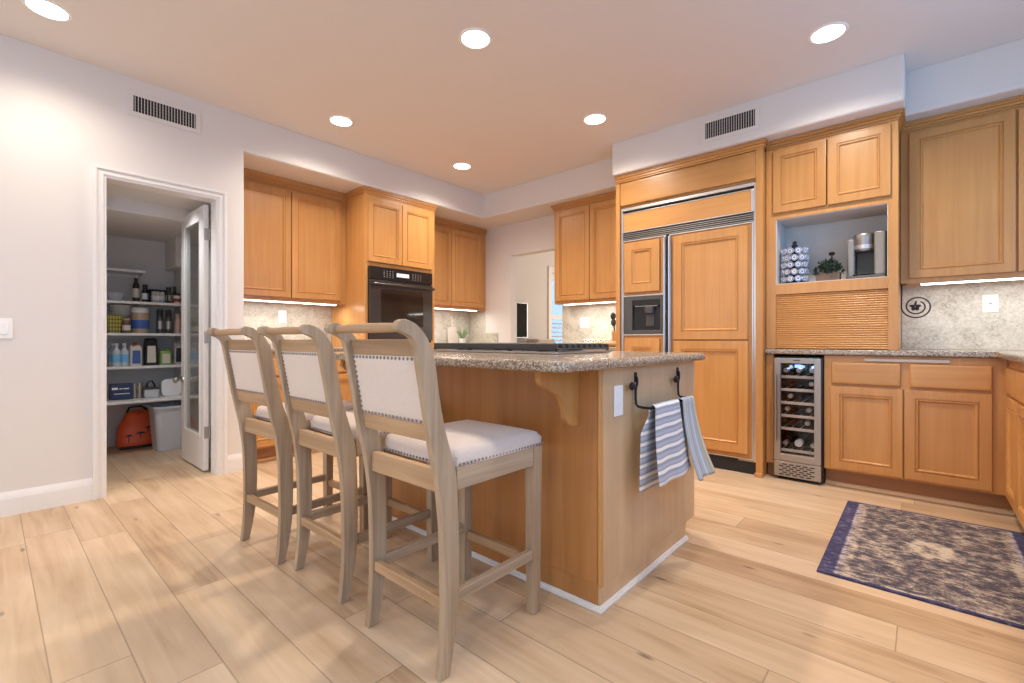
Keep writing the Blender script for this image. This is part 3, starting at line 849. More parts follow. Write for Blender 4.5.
# upper + base left of the refrigerator (face Y = 4.06 / 3.80)
upper_cabinet('maple wall cabinet with two tall doors left of the refrigerator', (-2.972, 4.065, 0), 0, 0.917, YB - 4.067, 1.385, ZS - 0.003,
              [(0.03, 0.448), (0.456, 0.90)], True, False)
base_cabinet('maple base cabinet left of the refrigerator behind the island', (-3.0, 3.80, 0), 0, 0.945, YB - 3.802, [(0.03, 0.46), (0.48, 0.92)], [(0.03, 0.462), (0.47, 0.92)])
m = MB(); m.box(-3.03, -2.047, 3.765, YB - 0.014, 0.898, 0.934, 0.010, 3)
tag(recenter(m.build('countertop', M['granite'])), 'granite countertop left of the refrigerator under the wall cabinet', 'countertop')

# refrigerator surround (tall cabinet) and refrigerator
FX0, FX1, FY = -2.043, -0.857, 3.72
t = thing('refrigerator_cabinet', 'tall maple surround built around the refrigerator', 'cabinet', (-1.45, FY, 0))
m = MB()
m.box(FX0, -2.003, FY, YB - 0.002, 0.001, ZS - 0.06, 0.001)
m.box(-0.902, FX1, FY, YB - 0.002, 0.001, ZS - 0.06, 0.001)
m.box(-2.0025, -0.9025, FY + 0.021, YB - 0.002, 2.170, ZS - 0.0605)
m.build('carcass', W_, t, world=True)
m = MB(); m.slab(-2.001, -0.904, 2.185, ZS - 0.062, FY + 0.001, 0.019); m.build('top_panel', WH, t, world=True)
m = MB(); m.box(-0.908, FX1, FY - 0.012, FY - 0.0005, 0.001, 0.0295, 0.002); m.build('plinth', M['woodh'], t, world=True)
m = MB()
for a, b_, p in ((0, .25, .006), (.25, .6, .014), (.6, .82, .024), (.82, 1.0, .031)):
    m.box(FX0 - 0.0, FX1 + p, FY - p, 3.772, ZS - 0.06 + a * 0.057, ZS - 0.06 + b_ * 0.057, 0.002)
m.build('crown_moulding', WH, t, world=True)

t = thing('refrigerator', 'built-in refrigerator with maple door panels and an ice dispenser', 'refrigerator', (-1.45, 3.74, 0))
m = MB(); m.box(-1.999, -0.906, 3.765, YB - 0.01, 0.002, 2.162); m.build('housing', M['blackm'], t, world=True)
y = 3.745
m = MB()
for a in ((-1.999, -1.985, 0.10, 2.165), (-0.920, -0.906, 0.10, 2.165), (-1.985, -0.920, 2.140, 2.165), (-1.985, -0.920, 1.948, 1.957), (-1.985, -0.920, 2.112, 2.119), (-1.985, -1.979, 1.957, 2.112), (-0.940, -0.920, 1.957, 2.112)):
    m.box(a[0], a[1], y - 0.006, 3.7645, a[2], a[3], 0.0015)
m.build('metal_frame', M['alu'], t, world=True)
m = MB(); m.box(-1.978, -0.941, y - 0.002, 3.7645, 1.9575, 2.1115, 0.001); m.build('grille_panel', WH, t, world=True)
m = MB()
for i in range(4):
    z = 1.884 + i * 0.0155
    m.hexa([(-1.984, y + 0.002, z), (-0.921, y + 0.002, z), (-0.921, y + 0.018, z + 0.006), (-1.984, y + 0.018, z + 0.006)],
           [(-1.984, y + 0.002, z + 0.006), (-0.921, y + 0.002, z + 0.006), (-0.921, y + 0.018, z + 0.012), (-1.984, y + 0.018, z + 0.012)])
m.build('grille_louver', M['steel'], t, world=True)
# freezer door
fd = MB()
for a in ((-1.984, -1.977, 0.11, 1.876), (-1.606, -1.588, 0.11, 1.876), (-1.977, -1.606, 1.866, 1.876), (-1.977, -1.606, 0.11, 0.118), (-1.977, -1.606, 1.380, 1.390), (-1.977, -1.606, 1.040, 1.050)):
    fd.box(a[0], a[1], y - 0.008, 3.764, a[2], a[3], 0.0015)
fd = fd.build('freezer_door', M['alu'], t, world=True)
def pan(x0, x1, z0, z1, yy, par, nm, w=0.05):
    q = MB(); q.panel(x0, x1, z0, z1, yy, 0.017, w); q.move(-Vector(t.location)); return q.build(nm, W_, par)
q = MB(); q.box(-1.9765, -1.6065, y, 3.7635, 1.3905, 1.8655); q.box(-1.9765, -1.6065, y, 3.7635, 0.1185, 1.0395); q.move(-Vector(t.location)); q.build('door_backing', W_, fd)
pan(-1.962, -1.640, 1.415, 1.853, y - 0.018, fd, 'door_panel', 0.07)
pan(-1.962, -1.640, 0.14, 1.012, y - 0.018, fd, 'door_panel', 0.07)
q = MB()
for a in ((-1.976, -1.893, 1.0505, 1.3795), (-1.640, -1.607, 1.0505, 1.3795), (-1.893, -1.640, 1.345, 1.3795), (-1.893, -1.640, 1.0505, 1.085)):
    q.box(a[0], a[1], y - 0.006, 3.7635, a[2], a[3], 0.002)
q.move(-Vector(t.location)); dp = q.build('ice_dispenser', M['dgrey'], fd)
q = MB(); q.box(-1.893, -1.640, 3.760, 3.764, 1.085, 1.345); q.box(-1.893, -1.640, 3.738, 3.760, 1.295, 1.345); q.move(-Vector(t.location)); q.build('dispenser_recess', M['black'], dp)
q = MB(); q.box(-1.86, -1.66, 3.733, 3.738, 1.288, 1.294); q.move(-Vector(t.location)); q.build('dispenser_trim', M['steel'], dp)
q = MB(); q.lathe([(0.038, 0.0), (0.042, 0.05), (0.030, 0.06)], (-1.735, 3.747, 1.228), 16); q.box(-1.772, -1.698, 3.752, 3.760, 1.12, 1.226, 0.004); q.move(-Vector(t.location)); q.build('dispenser_paddle', M['dgrey'], dp)
# refrigerator door
rd = MB()
for a in ((-1.560, -1.548, 0.11, 1.876), (-0.934, -0.921, 0.11, 1.876), (-1.548, -0.934, 1.866, 1.876), (-1.548, -0.934, 0.11, 0.116)):
    rd.box(a[0], a[1], y - 0.008, 3.764, a[2], a[3], 0.0015)
rd = rd.build('refrigerator_door', M['alu'], t, world=True)
q = MB(); q.box(-1.5475, -0.9345, y, 3.7635, 0.1165, 1.8655); q.move(-Vector(t.location)); q.build('door_backing', W_, rd)
pan(-1.520, -0.958, 1.003, 1.850, y - 0.018, rd, 'door_panel', 0.065)
pan(-1.520, -0.958, 0.150, 0.993, y - 0.018, rd, 'door_panel', 0.065)
for xx, par in ((-1.597, fd), (-1.5555, rd)):
    q = MB(); q.box(xx - 0.006, xx + 0.006, y - 0.030, y - 0.008, 0.13, 1.86, 0.003); q.move(-Vector(t.location)); q.build('handle', M['alu'], par)
m = MB(); m.box(-1.999, -0.906, 3.775, 3.80, 0.002, 0.10)
for i in range(5):
    m.box(-1.98, -0.92, 3.770, 3.775, 0.02 + i * 0.015, 0.027 + i * 0.015)
m.build('toe_grille', M['black'], t, world=True)
m = MB(); m.box(-1.03, -0.915, 3.752, 3.77, 0.092, 0.106, 0.002); m.box(-0.985, -0.921, 3.735, 3.7435, 1.878, 1.886, 0.002); m.build('hinge', M['steel'], t, world=True)

# appliance garage tower standing on the counter
BX0, BX1, BY = -0.853, -0.103, 3.805
t = thing('appliance_garage_cabinet', 'tall maple counter cabinet with two doors, an open shelf and a tambour front', 'cabinet', (-0.47, BY, 0.936))
zt = ZS - 0.058
m = MB()
GX0, GX1, GB = -0.790, -0.154, 4.14
m.box(BX0, GX0, BY, 4.32, 0.9365, zt, 0.001); m.box(GX1, BX1, BY, 4.32, 0.9365, zt, 0.001)
m.box(GX0 + 0.0002, GX1 - 0.0002, BY, GB - 0.001, 1.330, 1.404, 0.001); m.box(GX0 + 0.0002, GX1 - 0.0002, BY, GB - 0.001, 1.876, 1.925, 0.001)
m.box(GX0 + 0.0002, GX1 - 0.0002, BY, GB - 0.001, 2.37, zt, 0.001); m.box(GX0 + 0.0002, GX1 - 0.0002, GB, GB + 0.02, 0.9365, zt)
m.build('carcass', W_, t, world=True)
m = MB(); g_ = 0.004
m.box(GX0 + 0.0003, GX0 + g_, BY + 0.004, GB - 0.006, 1.4045, 1.8755); m.box(GX1 - g_, GX1 - 0.0003, BY + 0.004, GB - 0.006, 1.4045, 1.8755)
m.box(GX0 + 0.0045, GX1 - 0.0045, BY + 0.004, GB - 0.006, 1.8715, 1.8755); m.box(GX0 + 0.0045, GX1 - 0.0045, BY + 0.004, GB - 0.006, 1.4045, 1.4085)
m.box(GX0 + 0.0003, GX1 - 0.0003, GB - 0.0055, GB - 0.001, 1.4045, 1.8755)
m.build('niche_lining', plain('niche_paint', (0.62, 0.60, 0.58), 0.6), t, world=True)
for a, b_ in ((-0.806, -0.481), (-0.475, -0.139)):
    m = MB(); m.panel(a, b_, 1.920, 2.373, BY - 0.021, 0.0205); m.build('door', W_, t, world=True)
m = MB()
n = 26
pts = []
for i in range(n):
    z0 = 0.9375 + i * 0.3915 / n
    hh = 0.3915 / n
    for k in range(7):
        a = math.pi * k / 6
        pts.append((BY + 0.016 - 0.0065 * math.sin(a), z0 + hh * (0.5 - 0.47 * math.cos(a))))
poly = [(BY + 0.03, 0.9375)] + pts + [(BY + 0.03, 1.329)]
m.prism(poly, 'x', GX0 + 0.0005, GX1 - 0.0005); tb = m.build('tambour', WH, t, world=True, angle=60)
m = MB(); m.lathe([(0.0, 0.0), (0.036, 0.0), (0.034, 0.008), (0.02, 0.011), (0.0, 0.012)], (0, 0, 0), 20); m.move((-0.50, BY + 0.012, 0.938)); m.move(-Vector(t.location)); m.build('finger_pull', M['toe'], tb)
m = MB()
for a, b_, p in ((0, .25, .006), (.25, .6, .014), (.6, .82, .024), (.82, 1.0, .031)):
    m.box(BX0, BX1 + p, BY - p, 4.32, zt + a * 0.055, zt + b_ * 0.055, 0.002)
m.build('crown_moulding', WH, t, world=True)

# bar base run: filler, wine cooler bay, two door cabinet
t = thing('base_cabinet', 'maple base cabinet with two drawers and two doors right of the wine cooler', 'cabinet', (-0.07, BY, 0))
m = MB(); m.box(-0.495, 0.3715, BY, 4.32, 0.12, 0.896, 0.002); m.build('carcass', W_, t, world=True)
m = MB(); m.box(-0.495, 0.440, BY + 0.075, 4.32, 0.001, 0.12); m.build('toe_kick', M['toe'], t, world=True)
m = MB(); m.prism([(BY + 0.055, 0.001), (BY + 0.075, 0.001), (BY + 0.075, 0.024), (BY + 0.066, 0.022), (BY + 0.057, 0.012)], 'x', -0.495, 0.405); m.build('shoe_moulding', plain('pale_shoe', (0.60, 0.42, 0.26), 0.5), t, world=True)
for a, b_ in ((-0.452, -0.092), (-0.048, 0.309)):
    m = MB(); m.slab(a, b_, 0.706, 0.849, BY - 0.021, 0.0205); m.build('drawer_front', WH, t, world=True)
for a, b_ in ((-0.457, -0.081), (-0.075, 0.309)):
    m = MB(); m.panel(a, b_, 0.135, 0.690, BY - 0.021, 0.0205); m.build('door', W_, t, world=True)
m = MB(); m.box(-0.276, 0.133, BY - 0.016, BY - 0.0005, 0.860, 0.879, 0.003); m.build('pull_out_board', plain('pale_board', (0.66, 0.55, 0.42), 0.4), t, world=True)
t = thing('filler_cabinet', 'narrow maple filler between the refrigerator and the wine cooler', 'cabinet', (-0.826, BY, 0))
m = MB(); m.box(-0.853, -0.803, BY, 4.32, 0.10, 0.896, 0.002); m.build('panel', W_, t, world=True)
m = MB(); m.box(-0.853, -0.803, BY + 0.05, 4.32, 0.001, 0.10); m.build('toe_kick', M['toe'], t, world=True)

# right return run, faces -X
t = thing('base_cabinet', 'maple base cabinet of the right return run cut by the photo edge', 'cabinet', (0.372, 3.80, 0), R(-90))
m = MB(); m.box(0.0, 2.2, 0.0, 0.62, 0.12, 0.896, 0.002); m.build('carcass', W_, t)
m = MB(); m.box(0.0, 2.2, 0.075, 0.62, 0.001, 0.12); m.build('toe_kick', M['toe'], t)
for i in range(5):
    a = 0.075 if i == 0 else 0.03 + i * 0.42
    b_ = a + (0.365 if i == 0 else 0.41)
    m = MB(); m.slab(a, b_, 0.706, 0.849, -0.019, 0.0205); m.build('drawer_front', WH, t)
    m = MB(); m.panel(a, b_, 0.135, 0.690, -0.019, 0.0205); m.build('door', W_, t)

m = MB()
m.prism([(BX0, 3.772), (0.310, 3.772), (0.326, 3.756), (0.326, 1.6), (0.985, 1.6), (0.985, 4.326), (BX0, 4.326)], 'z', 0.898, 0.9345, 0.009, 3)
tag(recenter(m.build('countertop', M['granite'])), 'L-shaped granite countertop running from the wine cooler around the right corner', 'countertop')

# upper right cabinets
t = upper_cabinet('maple wall cabinet with tall doors at the right edge above the granite backsplash', (-0.100, 4.072, 0), 0, 1.098, YB - 4.074, 1.378, ZS - 0.003,
              [(0.044, 0.528), (0.538, 1.02)], False, False)

# under-cabinet strip lights
def strip(label, loc, rot, w, power):
    t = thing('strip_light', label, 'light', loc, rot, 'under-cabinet strip lights')
    m = MB(); m.box(0, w, 0, 0.032, -0.006, -0.001, 0.002); m.build('housing', M['white'], t)
    m = MB(); m.prism([(0.002, -0.0065), (0.030, -0.0065), (0.027, -0.015), (0.005, -0.015)], 'x', 0.004, w - 0.004); m.build('diffuser', M['strip'], t)
    d = bpy.data.lights.new('strip_lamp', 'AREA'); d.shape = 'RECTANGLE'; d.size = w - 0.03; d.size_y = 0.025; d.energy = power; d.color = STRIP
    o = bpy.data.objects.new('strip_lamp', d); C.objects.link(o); o.parent = t; o.location = (w / 2, 0.016, -0.018)
strip('lit strip light under the wall cabinet left of the oven', (-4.295, NY + 0.03, 1.352), R(90), 0.93, 5)
strip('lit strip light under the corner wall cabinet right of the oven', (-4.295, 3.24, 1.385), R(90), 0.95, 4.2)
strip('lit strip light under the wall cabinet left of the refrigerator', (-2.86, 4.075, 1.385), 0, 0.66, 4.5)
strip('lit strip light under the wall cabinet at the right edge', (0.0, 4.082, 1.378), 0, 0.95, 3.5)

# ------------------------------------------------------------------ island
IX0, IX1, IY0, IY1 = -2.42, -0.88, 1.486, 2.43
t = thing('kitchen_island', 'large maple kitchen island with stools along its overhang', 'island', ((IX0 + IX1) / 2, (IY0 + IY1) / 2, 0))
m = MB(); m.box(IX0, IX1 - 0.0125, IY0, IY1, 0.10, 0.896, 0.001); m.build('body', M['isl'], t, world=True)
m = MB(); m.box(IX1 - 0.012, IX1, IY0 + 0.022, IY1, 0.085, 0.8955, 0.002); m.build('end_panel', M['isl_end'], t, world=True)
m = MB(); m.box(IX1 - 0.012, IX1 + 0.001, IY0 - 0.001, IY0 + 0.0215, 0.085, 0.8955, 0.003); m.build('corner_strip', M['wood'], t, world=True)
m = MB(); m.box(IX1 - 0.0095, IX1 - 0.003, IY0 + 0.0045, IY1 - 0.11, 0.001, 0.084); m.build('end_plinth', M['isl_end'], t, world=True)
m = MB(); m.box(IX0 + 0.004, IX1 - 0.010, IY0 + 0.004, IY1 - 0.11, 0.001, 0.0995); m.build('plinth', M['isl'], t, world=True)
m = MB()
for w, z in ((0.014, 0.012), (0.010, 0.018), (0.006, 0.022)):
    m.box(IX1 - 0.003, IX1 - 0.003 + w, IY0 + 0.004 - w, IY1 - 0.11, 0.001, z, 0.001)
    m.box(IX0 + 0.004 - w, IX1 - 0.0032, IY0 + 0.004 - w, IY0 + 0.0038, 0.001, z, 0.001)
    m.box(IX0 + 0.004 - w, IX0 + 0.0038, IY0 + 0.004, IY1 - 0.11, 0.001, z, 0.001)
m.build('base_trim', M['trim'], t, world=True)
cprof = smooth_poly([(1.247, .880), (1.2465, .862), (1.262, .842), (1.300, .823), (1.344, .804), (1.372, .783), (1.389, .757), (1.397, .725), (1.406, .703), (1.424, .688), (1.450, .679), (1.4855, .677)], 3)
cprof = [(1.4855, 0.8955), (1.250, 0.8955), (1.2475, .890)] + cprof
for xc in (-2.31, -0.982):
    m = MB(); m.prism(cprof, 'x', xc - 0.012, xc + 0.012, 0.002, 2); m.build('corbel', M['wood'], t, world=True)
for i in range(3):
    a = IX0 + 0.03 + i * 0.5
    q = MB(); q.slab(-(a + 0.49), -a, 0.72, 0.86, -IY1 - 0.021, 0.0205); bmesh.ops.rotate(q.bm, verts=q.bm.verts, cent=(0, 0, 0), matrix=Matrix.Rotation(math.pi, 3, 'Z')); q.build('drawer_front', WH, t, world=True)
    q = MB(); q.panel(-(a + 0.49), -a, 0.135, 0.705, -IY1 - 0.021, 0.0205); bmesh.ops.rotate(q.bm, verts=q.bm.verts, cent=(0, 0, 0), matrix=Matrix.Rotation(math.pi, 3, 'Z')); q.build('door', W_, t, world=True)

def rounded_rect(x0, x1, y0, y1, r, n=6):
    p = []
    for cx, cy, a0 in ((x1 - r, y1 - r, 0), (x0 + r, y1 - r, 90), (x0 + r, y0 + r, 180), (x1 - r, y0 + r, 270)):
        for k in range(n + 1):
            a = R(a0 + 90 * k / n)
            p.append((cx + r * math.cos(a), cy + r * math.sin(a)))
    return p
m = MB(); m.prism(rounded_rect(-2.48, -0.822, 1.172, 2.465, 0.05), 'z', 0.8965, 0.934, 0.0155, 4)
tag(recenter(m.build('countertop', M['granite'])), 'speckled granite countertop of the kitchen island with rounded edges', 'countertop')

# cooktop on the island
t = thing('cooktop', 'black gas cooktop with slatted iron grates set in the island', 'cooktop', (-1.685, 1.955, 0.935))
m = MB(); m.prism(rounded_rect(-2.14, -1.235, 1.70, 2.21, 0.02), 'z', 0.9355, 0.945, 0.003, 2); m.build('tray', M['steel'], t, world=True)
for i in range(3):
    x0 = -2.125 + i * 0.294; x1 = x0 + 0.2935
    m = MB()
    z0, z1 = 0.955, 0.980
    m.box(x0, x1, 1.722, 1.734, 0.950, z1 + 0.003, 0.002); m.box(x0, x1, 2.178, 2.190, 0.958, z1, 0.002)
    m.box(x0, x0 + 0.012, 1.734, 2.178, 0.953, 0.962, 0.002); m.box(x1 - 0.012, x1, 1.734, 2.178, 0.953, 0.962, 0.002)
    for k in range(8):
        yy = 1.779 + k * 0.050
        m.box(x0 + 0.001, x1 - 0.001, yy - 0.013, yy + 0.013, 0.9605, z1 + 0.003, 0.002)
    m.box((x0 + x1) / 2 - 0.006, (x0 + x1) / 2 + 0.006, 1.734, 2.178, 0.960, z1, 0.002)
    for (xx, yy) in ((x0 + 0.006, 1.728), (x1 - 0.006, 1.728), (x0 + 0.006, 2.184), (x1 - 0.006, 2.184)):
        m.box(xx - 0.006, xx + 0.006, yy - 0.006, yy + 0.006, 0.9452, 0.958)
    m.build('grate', plain('cast_iron_grate', (0.045, 0.042, 0.042), 0.5), t, world=True)
for i in range(3):
    for yy in (1.83, 2.08):
        m = MB(); m.lathe([(0.0, 0.0), (0.042, 0.0), (0.042, 0.008), (0.032, 0.014), (0.0, 0.015)], (-1.98 + i * 0.296, yy, 0.9452), 18); m.build('burner', M['black'], t, world=True)

# towel bar on the island end
t = thing('towel_bar', 'black wrought iron towel bar with leaf ends on the island end panel', 'towel bar', (-0.88, 1.83, 0.80))
xb = -0.800
BZ = 0.728
for y_ in (1.745, 2.185):
    m = MB()
    m.box(-0.8795, -0.875, y_ + 0.008, y_ + 0.030, 0.826, 0.868, 0.002)
    m.tube([(-0.874, y_ + 0.019, 0.850), (-0.870, y_ + 0.019, 0.838), (-0.868, y_ + 0.014, 0.822), (-0.868, y_ + 0.004, 0.806), (-0.868, y_, 0.790), (-0.868, y_, 0.760), (-0.866, y_, 0.740), (-0.858, y_, 0.731), (-0.840, y_, BZ), (xb, y_, BZ)], 0.0052, 8)
    m.tube([(-0.868, y_ + 0.002, 0.800), (-0.867, y_ - 0.012, 0.814), (-0.864, y_ - 0.030, 0.817), (-0.862, y_ - 0.042, 0.815)], 0.0050, 8)
    b_ = m.build('bracket', M['iron'], t, world=True)
    m = MB()
    m.ball((-0.858, y_ - 0.050, 0.816), 0.0165, 0.6, 1.2, 1.0, 12, 8); m.ball((-0.854, y_ - 0.060, 0.824), 0.010, 0.5, 1.0, 1.1, 10, 6)
    m.move(-Vector(t.location)); m.build('leaf', M['iron'], b_)
m = MB(); m.tube([(xb, 1.740, BZ), (xb, 1.85, BZ), (xb, 2.10, BZ), (xb, 2.190, BZ)], 0.0050, 8); m.build('bar', M['iron'], t, world=True)

BLU = (0.28, 0.31, 0.38); WHT = (0.78, 0.75, 0.72); LTB = (0.40, 0.43, 0.51)
tow1 = stripes('blue_white_stripes', [(0.0, WHT), (0.26, WHT), (0.32, BLU), (0.50, LTB), (0.62, LTB), (0.80, BLU), (0.94, BLU), (1.0, WHT)], 15.5, 'v')
tow2 = stripes('grey_olive_stripes', [(0.0, (0.33, 0.38, 0.45)), (0.22, (0.36, 0.41, 0.47)), (0.28, (0.60, 0.62, 0.62)), (0.36, (0.33, 0.38, 0.44)), (0.50, (0.35, 0.39, 0.43)),
                                      (0.58, (0.36, 0.33, 0.19)), (0.72, (0.42, 0.39, 0.24)), (0.82, (0.62, 0.62, 0.58)), (0.9, (0.30, 0.34, 0.40))], 2.1, 'u')
def drape(y_of, front_z, back_z, xoff, waves, amp, mat, name, label, flare=0.0, thick=0.004, lift=0.0):
    """cloth over the bar: v runs from the front hem over the bar to the back hem, u across"""
    rb = 0.0115 + lift * 0.5
    zt_ = BZ
    Lf = zt_ - front_z; Lb = zt_ - back_z; arc = math.pi * rb
    tot = Lf + arc + Lb
    def fn(u, v):
        s = v * tot
        if s < Lf:
            z = front_z + s; h = (Lf - s) / Lf; side = 1
            x = xb + rb + flare * h * h
        elif s < Lf + arc:
            a = (s - Lf) / rb
            x = xb + rb * math.cos(a); z = zt_ + rb * math.sin(a); h = 0; side = 0
        else:
            z = zt_ - (s - Lf - arc); h = (s - Lf - arc) / Lb; side = -1
            x = xb - rb - 0.010 * h
        w_ = amp * math.sin(u * waves * 2 * math.pi + 0.7) * (0.25 + 0.75 * h)
        x += w_ * (0.8 if side >= 0 else 0.35) + (amp * 0.5 * h if side > 0 else 0)
        y = y_of(u, h, side)
        z += -0.006 * math.sin(u * 3.1) * h
        return (x, y, z)
    m = MB(); m.grid(26, 60, fn)
    o = m.build(name, mat)
    so = o.modifiers.new('thickness', 'SOLIDIFY'); so.thickness = thick * 0.8; so.offset = 0
    recenter(o)
    return tag(o, label, 'towel')
def y_striped(u, h, s):
    if s >= 0:
        return 1.752 + 0.245 * u + h * (-0.030 + 0.105 * u)
    return 1.752 + 0.225 * u - 0.068 * max(0, min(1, (h - 0.09) * 5)) * (1 - u)
def y_olive(u, h, s):
    if s >= 0:
        return 2.030 + 0.140 * u + h * (0.000 + 0.085 * u)
    return 2.030 + 0.138 * u + h * 0.03 * u
drape(y_striped, 0.432, 0.402, 0, 1.7, 0.007, tow1, 'dish_towel', 'blue and white horizontally striped towel folded over the iron bar', 0.024, lift=0.004)
drape(y_olive, 0.392, 0.44, 0, 1.4, 0.013, tow2, 'dish_towel', 'grey and olive vertically striped towel at the far end of the iron bar', 0.060, lift=0.003)

# ------------------------------------------------------------------ stools
FRONT = [(.910, 0.001), (.928, .09), (.943, .20), (.947, .38), (.941, .54), (.934, .605), (.915, .665), (.893, .736), (.872, .83), (.857, .925), (.847, .968), (.832, .998), (.811, 1.025), (.790, 1.043), (.768, 1.053), (.748, 1.057), (.731, 1.051)]
REAR = [(.724, 1.038), (.730, 1.026), (.748, 1.019), (.765, 1.012), (.780, .999), (.792, .970), (.800, .925), (.813, .855), (.831, .753), (.850, .660), (.866, .590), (.881, .48), (.887, .38), (.889, .20), (.884, .09), (.874, 0.001)]
CY = 0.88
def lean(z):                                   # back plane of the pad
    return 0.862 - (z - 0.736) * (0.862 - 0.8285) / (0.925 - 0.736)

def make_stool(label):
    t = thing('counter_stool', label, 'stool', (0, 0, 0), 0, 'counter stools along the island')
    hw = 0.205; tw = 0.027
    poly = smooth_poly(FRONT) + smooth_poly(REAR)
    poly = [(y - CY, z) for y, z in poly]
    for s in (-1, 1):
        a, b_ = sorted((s * hw, s * (hw - tw)))
        m = MB(); m.prism(poly, 'x', a, b_, 0.003, 2); m.build('back_post', M['chair'], t)
    for s in (-1, 1):
        x = s * (hw - 0.022)
        m = MB(); m.hexa([(x - .018, 1.312 - CY, .001), (x + .018, 1.312 - CY, .001), (x + .018, 1.350 - CY, .001), (x - .018, 1.350 - CY, .001)],
                         [(x - .022, 1.308 - CY, .612), (x + .022, 1.308 - CY, .612), (x + .022, 1.358 - CY, .612), (x - .022, 1.358 - CY, .612)], 0.003, 2)
        m.build('leg', M['chair'], t)
    m = MB(); m.box(-hw + tw + .001, hw - tw - .001, .885 - CY, .910 - CY, .545, .612, 0.002); m.build('rear_apron', M['chairh'], t)
    m = MB(); m.box(-hw + .045, hw - .045, 1.325 - CY, 1.350 - CY, .545, .612, 0.002); m.build('front_apron', M['chairh'], t)
    for s in (-1, 1):
        a, b_ = sorted((s * (hw - .003), s * (hw - .027)))
        m = MB(); m.box(a, b_, .942 - CY, 1.309 - CY, .545, .612, 0.002); m.build('side_apron', wood_y, t)
    # stretchers
    m = MB(); m.box(-hw + tw + .001, hw - tw - .001, .894 - CY, .918 - CY, .193, .228, 0.003); m.build('stretcher', M['chairh'], t)
    m = MB(); m.box(-hw + .043, hw - .043, 1.320 - CY, 1.344 - CY, .170, .205, 0.003); m.build('stretcher', M['chairh'], t)
    for s in (-1, 1):
        a, b_ = sorted((s * (hw - .008), s * (hw - .032)))
        m = MB(); m.box(a, b_, .942 - CY, 1.313 - CY, .200, .236, 0.003); m.build('stretcher', wood_y, t)
    # back: dowel, top rail, lower rail, upholstered pad with nails
    xi = hw - tw - 0.0005
    m = MB(); m.tube([(-xi, .762 - CY, 1.035), (-xi * .5, .760 - CY, 1.0355), (0, .759 - CY, 1.036), (xi * .5, .760 - CY, 1.0355), (xi, .762 - CY, 1.035)], [.0125, .0145, .0155, .0145, .0125], 14); m.build('top_dowel', M['chairh'], t)
    def rail(z0, z1, nm, th=.011):
        m = MB()
        b4 = [(-xi, lean(z0) - th - CY, z0), (xi, lean(z0) - th - CY, z0), (xi, lean(z0) + th - CY, z0), (-xi, lean(z0) + th - CY, z0)]
        t4 = [(-xi, lean(z1) - th - CY, z1), (xi, lean(z1) - th - CY, z1), (xi, lean(z1) + th - CY, z1), (-xi, lean(z1) + th - CY, z1)]
        m.hexa(b4, t4, 0.003, 2); m.build(nm, M['chairh'], t)
    rail(.953, 1.002, 'top_rail'); rail(.700, .752, 'lower_rail')
    def pad_fn(side):
        def fn(u, v):
            x = (-1 + 2 * u) * xi; z = .7525 + v * .200
            e = min(u, 1 - u, v, 1 - v)
            bul = .010 + .006 * min(1.0, e / 0.16) ** 0.6
            return (x, lean(z) - CY + side * bul, z)
        return fn
    m = MB(); m.grid(20, 14, pad_fn(-1)); m.grid(20, 14, pad_fn(1))
    m.grid(20, 1, lambda u, v: (lambda z: ((-1 + 2 * u) * xi, lean(z) - CY - .010 + .020 * v, z))(.7525))
    m.grid(20, 1, lambda u, v: (lambda z: ((-1 + 2 * u) * xi, lean(z) - CY - .010 + .020 * v, z))(.9525))
    for sx in (-1, 1):
        m.grid(14, 1, lambda u, v: (lambda z: (sx * xi, lean(z) - CY - .010 + .020 * v, z))(.7525 + u * .2))
    bmesh.ops.remove_doubles(m.bm, verts=m.bm.verts, dist=1e-5); bmesh.ops.recalc_face_normals(m.bm, faces=m.bm.faces)
    pad = m.build('backrest_pad', M['linen'], t, angle=80)
    m = MB()
    def nail(x, z, sd):
        m.ball((x, lean(z) - CY + sd * .0125, z), .0052, 1, .7, 1, 8, 5)
    for sd in (-1, 1):
        for k in range(18):
            x = -xi + .008 + k * (2 * xi - .016) / 17
            nail(x, .760, sd); nail(x, .945, sd)
        for k in range(1, 11):
            z = .760 + k * .185 / 11
            nail(-xi + .008, z, sd); nail(xi - .008, z, sd)
    m.build('nail_stud', M['nail'], pad)
    # seat cushion: superellipse dome
    x0, y0, y1 = hw + .004, .925 - CY, 1.372 - CY
    def seat(u, v):
        a = -1 + 2 * u; b_ = -1 + 2 * v
        # square to rounded square
        k = 0.10
        sx = a * math.sqrt(max(0, 1 - k * b_ * b_)); sy = b_ * math.sqrt(max(0, 1 - k * a * a))
        e = max(abs(a), abs(b_))
        h = .034 * (1 - e ** 4) ** 0.5 + .030
        wid = x0 * (1 - .035 * (1 - v))
        return (sx * wid * 1.005, (y0 + y1) / 2 + sy * (y1 - y0) / 2, .613 + (h if e < 0.9999 else .0285))
    m = MB(); m.grid(28, 28, seat)
    top = [v_ for v_ in m.bm.verts]
    bd = [e for e in m.bm.edges if e.is_boundary]
    r_ = bmesh.ops.extrude_edge_only(m.bm, edges=bd)
    for v_ in r_['geom']:
        if isinstance(v_, bmesh.types.BMVert):
            v_.co.z = .6125; v_.co.x *= 0.985
    bd = [e for e in m.bm.edges if e.is_boundary]
    bmesh.ops.contextual_create(m.bm, geom=bd)
    bmesh.ops.recalc_face_normals(m.bm, faces=m.bm.faces)
    # notch the rear corners out from behind the posts
    for v_ in m.bm.verts:
        if v_.co.y < .960 - CY and abs(v_.co.x) > hw - tw - .003:
            v_.co.y = max(v_.co.y, .9475 - CY)
    cu = m.build('seat_cushion', M['linen'], t, angle=70)
